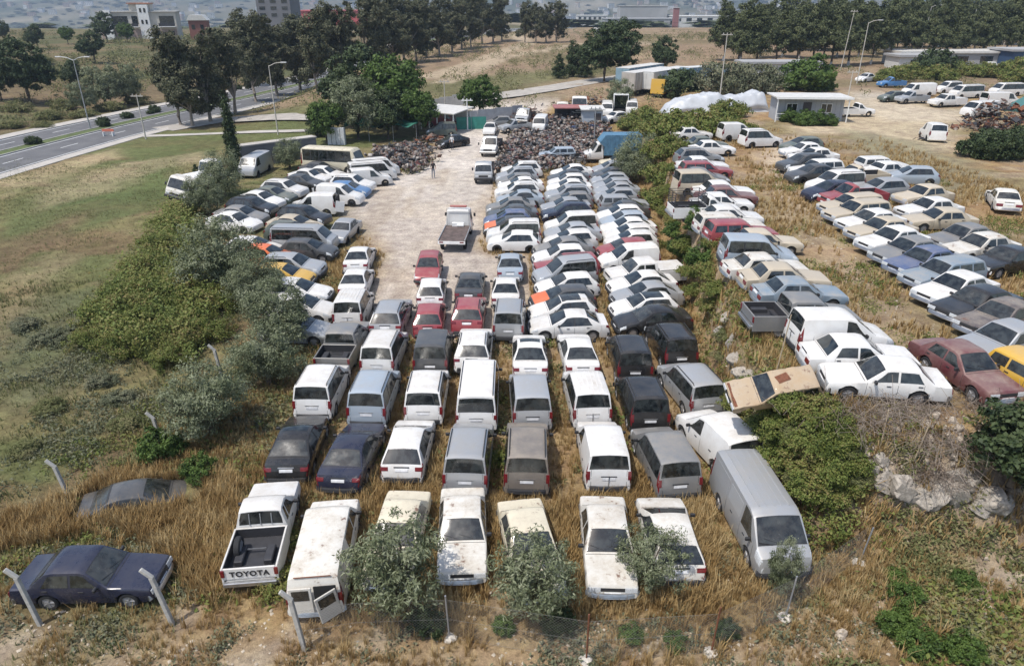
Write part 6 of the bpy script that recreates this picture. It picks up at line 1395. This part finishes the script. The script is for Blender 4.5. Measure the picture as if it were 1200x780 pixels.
o = thing('awning', 'sagging dark green awning in front of the tree cluster', 'awning', aw, R(4)); q = link('cloth', mesh_np('cloth', np.stack([U, Vv, zz], -1).reshape(-1, 3), F, True, [simple('green_canvas', (.02,.13,.09), .8)]), o); q.modifiers.new('t', 'SOLIDIFY').thickness = .03
for x in (-4.4, -1.5, 1.5, 4.4): link('pole', MB().tube([(x,.2,0),(x,.2,2.0)], .035, 6).mesh('pole', STEEL), o)
p = gpt(394,170); o = thing('cabinet', 'row of tall pale metal cabinets left of the tree cluster', 'cabinet', p, R(-5))
for k in range(4): link('locker', MB().box((k*.55-.8, .3, 1.0), (.5,.5,2.0+.1*(k % 2))).mesh('locker', simple('pale_cabinet', (.55,.56,.57), .5), bevel=.02), o)
# retaining wall and concrete slab
a, b = gpt(284,197), gpt(372,184); d = b - a; o = thing('wall', 'long grey rendered wall with a pale coping behind the left block', 'wall', a, math.atan2(d.y, d.x)); link('face', MB().box((d.length/2, 0, 1.1), (d.length, .3, 2.2)).mesh('face', simple('grey_render', (.155,.155,.16), .9, 0, .15, 1)), o); link('coping', MB().box((d.length/2, .45, 2.26), (d.length+.2, 1.3, .12)).mesh('coping', PAVE), o)
# far fence panels and sheets at the yard gate
def panel_row(pts, h, mat, lab, name='sheet_fence'):
    P = [gpt(*q, 1) for q in pts]; o = thing(name, lab, 'fence', P[0]); 
    for a, b in zip(P[:-1], P[1:]):
        d = b - a; n = max(1, int(d.length / 2))
        for k in range(n): c = a + d*((k+.5)/n) - P[0]; link('panel', MB().box((c.x, c.y, c.z + h/2), (d.length/n - .04, .05, h), math.atan2(d.y, d.x)).mesh('panel', mat), o)
panel_row([(529,148),(560,146),(600,141),(612,139)], 1.9, simple('grey_sheet', (.33,.34,.36), .6, 0, .15, 2), 'grey sheet fence at the far gate'); panel_row([(535,152),(570,151)], 1.6, simple('green_sheet', (.03,.20,.16), .6, 0, .2, 2), 'green skip-like sheet fence beside the lone round tree')
panel_row([(500,133),(545,124)], 1.8, ROOFW, 'white sheet fence behind the red van')
# delivery body frame
p = gpt(727,133,1); o = thing('delivery_body', 'empty white delivery box frame between two white minivans', 'truck body', p, R(-4))
for x in (-1.0, 1.0): link('side', MB().box((x, 1.2, 1.5), (.08, 2.6, 2.1)).mesh('side', WHITEP), o)
link('top', MB().box((0,1.2,2.58), (2.1,2.7,.12)).mesh('top', WHITEP), o); link('floor', MB().box((0,1.2,.5), (2.1,2.7,.12)).mesh('floor', DARKMETAL), o); link('back', MB().box((0,2.5,1.5), (2.0,.06,2.0)).mesh('back', GREYW_), o)
# overturned truck cab and chassis at the left
o = vehicle('barecab', gpt(214,240) + Vector((0,1.6,.1)), R(172), 'oldwhite', 'white truck cab tipped over beside the brambles', None, False, R(4), R(-14)); 
p = gpt(232,220); o = thing('scrap_chassis', 'white truck body lying on its side behind the tipped cab', 'truck body', p, R(-35)); link('box', MB().box((0,0,1.0), (1.0,3.6,.5), ry=.5).mesh('box', WHITEP, bevel=.03), o); link('frame', MB().box((.6,0,.5), (.12,3.4,.14)).box((-.1,0,.5), (.12,3.4,.14)).mesh('frame', DARKMETAL), o); link('axle', MB().cyl((.3,-1,.45), (1,0,0), .4, .25, 14).cyl((.3,1,.45), (1,0,0), .4, .25, 14).mesh('axle', RUBBER), o)
vehicle('barecab', gpt(262,212) + Vector((0,.5,0)), R(150), 'white', 'white scrapped truck cab left of the cypress', None, False); vehicle('longpanel', gpt(297,206) + Vector((0,1,0)), R(175), 'silver', 'old grey van half hidden behind the cypress', None, False)
# scrap heap at the right
def heap(px, py, n, sx, sy, hh, lab, seed, guess=3.3):
    g_ = np.random.default_rng(seed); p = gpt(px, py, guess); o = thing('scrap_heap', lab, 'scrap heap', p); 
    for mi, (nm, mat) in enumerate((('sheet_scrap', JUNK), ('rusty_scrap', RUST), ('dark_scrap', DARKMETAL))):
        m = MB()
        for _ in range(n // 3):
            x, y = g_.normal(0, sx/2.2), g_.normal(0, sy/2.2); top = hh * max(0, 1 - (x/sx)**2 - (y/sy)**2); z = g_.uniform(.1, max(.2, top))
            if g_.random() < .5: m.box((x, y, z), g_.uniform(.06, .7, 3) * np.array([1, 1, .35]), g_.uniform(0, 3), 0, g_.uniform(-.6, .6), g_.uniform(-.6, .6))
            else: a_ = Vector((x, y, z)); d_ = Vector(g_.normal(0, .55, 3)); d_.z *= .5; m.tube([a_, a_ + d_], .03, 5)
        link(nm, m.mesh(nm, mat), o)['kind'] = 'stuff'
heap(1165,152,420,4.6,2.6,3.2,'tangled heap of scrap metal above the dark bush',3); heap(1090,163,60,1.3,.9,.6,'small pile of scrap beside the white van',4); heap(1078,112,90,1.6,1.2,1.3,'scrap load on and beside the silver pickup',5); heap(620,140,210,4.5,3,1.6,'heap of wrecked car parts at the far gate',6,1); heap(480,176,120,4,2,.9,'orange and grey scrap in front of the awning',7,0); heap(505,166,90,2.4,1.4,1.0,'rusty scrap pile beside the open shed',8,0); heap(690,124,150,5,2.5,1.4,'dark scrap behind the red canopy',9,1)
p = gpt(1195,140,3.3); o = thing('scrap_trailer', 'tilted red and green trailer on the scrap heap', 'trailer', p + Vector((0,0,1.0)), R(-60)); link('bed', MB().box((0,0,.8), (1.9,4.4,.5), rx=.25).mesh('bed', simple('teal_paint', (.06,.16,.15), .6)), o); link('rail', MB().box((-1.0,0,.72), (.1,4.6,.14), rx=.25).box((1.0,0,.72), (.1,4.6,.14), rx=.25).mesh('rail', PAINT['red']), o)
# ------------------------------------------------------------------ lamps and poles
def lamp(px, py, h, lab, arms=1, mat=STEEL, guess=0, wood=False, lean=0):
    p = gpt(px, py, guess); o = thing('street_lamp' if arms else 'utility_pole', lab, 'street lamp' if arms else 'pole', p)
    link('pole', MB().tube([(0,0,-.2),(lean*.5,0,h*.5),(lean,0,h)], [.10,.075,.055], 8).mesh('pole', mat, smooth=50), o)
    for s in ((-1, 1) if arms == 2 else (1,) if arms else ()):
        link('arm', MB().tube([(lean,0,h-.1),(lean+s*.8,0,h+.25),(lean+s*1.6,0,h+.35)], .05, 6).mesh('arm', mat), o); link('lamp_head', MB().box((lean+s*1.9,0,h+.34), (.75,.28,.14)).mesh('lamp_head', simple('lamp_grey', (.5,.5,.5), .5), bevel=.03), o)
    if not arms or wood: link('crossarm', MB().box((lean,0,h-.25), (1.5,.1,.1)).cyl((lean-.5,0,h-.1), (0,0,1), .06, .2).cyl((lean+.5,0,h-.1), (0,0,1), .06, .2).mesh('crossarm', mat), o)
PALEP = simple('pale_pole', (.48,.45,.40), .8)
lamp(106,152,9,'double-armed street lamp on the road median',2); lamp(171,163,5.5,'pale pole with a box head beside the footpath',0,PALEP); lamp(326,158,8.5,'tall lamp pole at the end of the green strip',1,PALEP); lamp(522,137,5,'thin pole beyond the open shed',0,PALEP); lamp(843,118,8.8,'pale utility pole behind the silver tarpaulin',0,PALEP,3); lamp(1004,98,9.5,'lamp post at the bend of the sandy track',1,PALEP,3.3); lamp(985,82,11,'wooden pole in front of the pine wood',0,PALEP,3.3,lean=.6); lamp(1078,68,11,'lamp post left of the grey paved lot',1,PALEP,3.3); lamp(1132,60,11,'wooden pole at the edge of the paved lot',0,PALEP,3.3); lamp(1175,58,10,'lamp post at the right end of the paved lot',1,PALEP,3.3); lamp(993,118,4,'short wooden pole beside the cabin',0,PALEP,3.3); lamp(696,170,4.5,'thin pole left of the vine mounds',0,STEEL,1)
lamp(548,152,4,'white gate post frame at the far end of the lane',0,WHITEP)
# road barrier
p = gpt(128,160); o = thing('road_barrier', 'orange and white road barrier on the near carriageway', 'barrier', p); link('board', MB().box((0,0,.8), (1.5,.08,.32)).mesh('board', simple('orange_board', (.55,.16,.10), .6)), o); link('foot', MB().box((-.6,0,.3), (.1,.5,.6)).box((.6,0,.3), (.1,.5,.6)).mesh('foot', WHITEP), o)
# ------------------------------------------------------------------ buildings
def windows(o, xs, zs, y, w, h, mat=GLASS, frame=WHITEP):
    for x in xs:
        for z in zs:
            f_ = link('window', MB().box((x, y-.03, z), (w+.16, .06, h+.16)).mesh('window', frame), o); link('pane', MB().box((x, y-.07, z), (w, .04, h)).mesh('pane', mat), f_)
CREAM = simple('cream_render', (.52,.49,.43), .85, 0, .1, .5); PINKR = simple('pink_render', (.42,.32,.28), .85, 0, .12, .5); TILE = simple('terracotta_tiles', (.36,.16,.10), .8, 0, .2, 3)
p = gpt(166,46,4); o = thing('apartment_house', 'pale apartment house with balconies on the left hilltop', 'building', p, R(14))
S_ = (p.y) / 205.0
def W_(c, d): return MB().box(tuple(v*S_ for v in c), tuple(v*S_ for v in d))
link('wall', W_((0,3,3.0), (19,7,7.0)).mesh('wall', CREAM), o); link('stair_tower', W_((1.8,-.6,4.0), (2.6,1.2,8.6)).mesh('stair_tower', WHITEP), o); link('left_wing', W_((-7.2,-.8,3.3), (2.2,1.6,7.4)).mesh('left_wing', WHITEP), o); link('ground_floor', W_((0,-.25,1.2), (18.6,.5,2.4)).mesh('ground_floor', PINKR), o)
link('roof', W_((0,3,6.62), (19.6,7.6,.25)).mesh('roof', CONC), o); link('roof_house', W_((.8,3,7.6), (5.2,4,1.9)).mesh('roof_house', CREAM), o); link('tile_roof', W_((.8,2.6,8.65), (5.8,4.8,.28)).mesh('tile_roof', TILE), o)
for x, w in ((-4.2,4.2),(7.2,4.0),(-.6,1.6)):
    b = link('balcony', W_((x,-.9,3.0), (w,1.5,.2)).mesh('balcony', WHITEP), o); link('railing', W_((x,-1.6,3.45), (w,.06,.8)).mesh('railing', DARKMETAL), b); link('recess', W_((x,-.52,4.6), (w*.9,.08,2.0)).mesh('recess', GLASS), b)
for x in (1.3,2.3):
    for z in (4.2,7.0): link('window', W_((x,-1.22,z), (.5,.06,1.0)).mesh('window', GLASS), o)
for x in (-6.5,-2.5,4.5,8.0): link('window', W_((x,-.52,1.4), (1.2,.06,1.1)).mesh('window', GLASS), o)
p = gpt(235,48,4); o = thing('house', 'red brown house with a pale roof right of the apartment house', 'house', p, R(12)); q = p.y/205; link('wall', MB().box((0,2*q,2*q), (4.6*q,4*q,6*q)).mesh('wall', simple('redbrown_wall', (.22,.09,.07), .85)), o); link('roof', MB().prism([(-2.6*q,5*q),(2.6*q,5*q),(1.5*q,6.3*q),(-1.8*q,6.3*q)], -.4*q, 4.4*q, axis='y').mesh('roof', ROOFW), o)
for x in (-1.2, 1.0): link('window', MB().box((x*q,-.03,3.4*q), (.8*q,.06,1.1*q)).mesh('window', GLASS), o)
def block_b(px, py, w, d, h, wall, roof, lab, nwin=0, floors=1, zguess=-10, gable=False, group=None, name='building', dist=None, rz=0):
    if dist: a = unproj(px, py, 0); k = dist / math.hypot(a.x, a.y) if a.y > 0 and a.z < CAM_Z else 1; dr = Vector(((px-600)/FPX, math.cos(PITCH) - (py-390)/FPX*math.sin(PITCH), -math.sin(PITCH) - (py-390)/FPX*math.cos(PITCH))); t = dist / dr.y; p = Vector((dr.x*t, dist, CAM_Z + dr.z*t))
    else: p = gpt(px, py, zguess)
    o = thing(name, lab, 'building', p, rz, group); link('wall', MB().box((0, d/2, h/2 - 8), (w, d, h + 16)).mesh('wall', wall), o)
    if gable: link('roof', MB().prism([(-.4, h), (d/2, h + d*.22), (d+.4, h), (d+.4, h+.2), (d/2, h + d*.22 + .25), (-.4, h+.2)], -w/2-.4, w/2+.4, axis='x').mesh('roof', roof), o)
    else: link('roof', MB().box((0, d/2, h+.2), (w+.8, d+.8, .4)).mesh('roof', roof), o)
    for fl in range(floors):
        for k in range(nwin): x = (k + .5 - nwin/2) * w / nwin; link('window', MB().box((x, -.05, (fl+.55)*h/floors), (w/nwin*.5, .1, h/floors*.45)).mesh('window', GLASS), o)
    return o
WHB = simple('white_hall_wall', (.56,.56,.54), .8, 0, .08, .1); GRB = simple('grey_hall_wall', (.34,.34,.34), .8, 0, .12, .1); DKB = simple('dark_hall_wall', (.15,.15,.16), .8, 0, .12, .1); REDB = simple('red_hall_roof', (.42,.08,.08), .6, 0, .12, .1)
block_b(384,30,34,30,7,REDB,REDB,'red roofed hall beyond the eucalyptus trees',0,1,dist=420)
block_b(322,22,13,14,12,DKB,GRB,'dark tall block behind the eucalyptus trees',3,5,dist=300); block_b(694,25,30,20,5,WHB,WHB,'white low hall in the valley at the centre',6,1,dist=780); block_b(700,38,50,15,3.0,WHB,GRB,'long low white shed row in the valley',8,1,dist=560)
block_b(752,32,60,20,6,GRB,GRB,'grey concrete service building in the valley',6,1,dist=620); block_b(754,20,44,20,9,GRB,CONC,'grey slab-roofed hall in the valley',0,1,dist=720); block_b(850,28,95,30,6,WHB,ROOFW,'wide white-roofed hall at the right of the valley',10,1,dist=700); block_b(905,24,70,30,7,WHB,WHB,'white hall beside the pine wood',6,1,dist=820); block_b(792,26,4,4,10,simple('faded_red_tower', (.30,.12,.11), .7),WHB,'red and white sign tower in the valley',0,1,dist=600); block_b(707,48,5,4,3.2,WHB,ROOFW,'small white kiosk on the brown field',1,1,3)
block_b(1125,78,26,8,2.6,GRB,ROOFW,'low grey shed at the edge of the paved lot',5,1,3.3); block_b(1205,80,8,8,3.2,simple('blue_shed_wall', (.035,.07,.14), .6),GRB,'blue shed at the right edge of the picture',0,1,3.3); block_b(1078,82,9,6,2.4,WHB,GRB,'small pale shed left of the dark tree',1,1,3.3); block_b(915,90,14,5,2.2,WHB,GRB,'low pale shed behind the grey green trees',0,1,3.3)
lotp = [gpt(*q, 3.3) for q in ((1050,76),(1200,76),(1240,64),(1060,62))]; me = bpy.data.meshes.new('paved_lot'); me.from_pydata([v + Vector((0,0,.12)) for v in lotp], [], [(0,1,2,3)]); me.materials.append(PAVE); kind(link('paved_lot', me), 'structure')
TOWN = [simple('town_%d' % k, c, .8, 0, .1, .1) for k, c in enumerate(((.6,.58,.54), (.5,.44,.38), (.62,.6,.6), (.45,.32,.26)))]
random.seed(21); TM = {}
for k in range(170):
    px = random.uniform(-20, 1000); py = random.choice([random.uniform(4, 26), random.gauss(14, 6)]); py = min(max(py, 2), 30)
    if px > 260 and py < 3: continue
    # find the slope along this line of sight
    dr = Vector(((px-600)/FPX, math.cos(PITCH) - (py-390)/FPX*math.sin(PITCH), -math.sin(PITCH) - (py-390)/FPX*math.cos(PITCH))); ts = np.arange(700, 5200, 15.); hz = height(dr.x*ts/dr.y, ts); rz_ = CAM_Z + dr.z*ts/dr.y; hit = np.nonzero(hz > rz_)[0]
    if not len(hit): continue
    t = ts[hit[0]]; w = random.uniform(9, 20); h = random.uniform(5, 12); kk = (k % 6, k % 4)
    if kk not in TM:
        b = MB().box((0,0,h/2-3), (w, 10, h+6)); b2 = MB().box((0,0,h+.3), (w+1, 11, .6)); b3 = MB()
        for i in range(4):
            for j in range(max(1, int(h/3))): b3.box(((i-1.5)*w/4, -5.05, 1.6+j*3), (w/9, .15, 1.4))
        TM[kk] = (b.mesh('wall', TOWN[kk[1]]), b2.mesh('roof', TILE if kk[0] % 2 else GRB), b3.mesh('window_row', GLASS))
    o = thing('town_house', 'far pale house scattered on the hazy mountain foot', 'house', (dr.x*t/dr.y, t, float(hz[hit[0]])), random.uniform(-.6, .6), 'houses of the far town')
    for n_, m_ in zip(('wall', 'roof', 'window_row'), TM[kk]): link(n_, m_, o)
# far orchards and woods on the valley floor
nF = 4200; X = rng.uniform(-1, 1, nF); Y = rng.uniform(460, 2600, nF)**1.0; X = X * Y * .95; kf = fbm(X, Y, 160, 191, 5) > .50; kf |= rng.random(nF) < .10; X, Y = X[kf], Y[kf]
BT = [herb(26, 4.5, 2.6, np.random.default_rng(700 + k)) for k in range(3)]
BT = [(np.column_stack([V[:,0]*11, V[:,1]*11, V[:,2]]), F) for V, F in BT]
strew('far_woodland', BT, X, Y, rng.uniform(.5, 1.2, len(X)), PINE, 'far woods and orchards of the valley')
# scrub on the brown bank and hillside
X = rng.uniform(-60, 130, 5200); Y = rng.uniform(105, 300, 5200); kf = (X > road_x(Y) + 3) & (fbm(X, Y, 18, 431) > .50) & ~in_car(X, Y, 1); X, Y = X[kf], Y[kf]; TS = [herb(30, .26, .09, g) for _ in range(3)]; strew('bank_scrub', TS, X, Y, rng.uniform(1.5, 4.5, len(X)), WEED, 'low scrub on the brown bank beyond the yard')
X = rng.uniform(-190, -55, 4500); Y = rng.uniform(70, 290, 4500); kf = (X < road_x(Y) - 18.5) & (fbm(X, Y, 16, 441) > .45); X, Y = X[kf], Y[kf]; strew('hill_scrub', TS, X, Y, rng.uniform(2.0, 6.0, len(X)), WEED, 'scrub on the left hillside')
# ------------------------------------------------------------------ haze over the valley
hz_top = float(GZ.max()) + 15; hz_bot = float(GZ.min()) - 1.5; hx0, hx1, hy0, hy1 = gx.min() - 20, gx.max() + 20, gy.min() - 20, gy.max() + 20
m = bpy.data.materials.new('haze'); m.use_nodes = True; nt = m.node_tree; nt.nodes.remove(nt.nodes['Principled BSDF']); pv = nt.nodes.new('ShaderNodeVolumePrincipled'); pv.inputs['Color'].default_value = (.66,.82,1.0,1); pv.inputs['Density'].default_value = HAZE; pv.inputs['Anisotropy'].default_value = .2; nt.links.new(pv.outputs[0], nt.nodes['Material Output'].inputs['Volume'])
kind(link('haze', MB().box(((hx0 + hx1) / 2, (hy0 + hy1) / 2, (hz_top + hz_bot) / 2), (hx1 - hx0, hy1 - hy0, hz_top - hz_bot)).mesh('haze', m)), 'stuff')['label'] = 'thin blue haze over the valley'
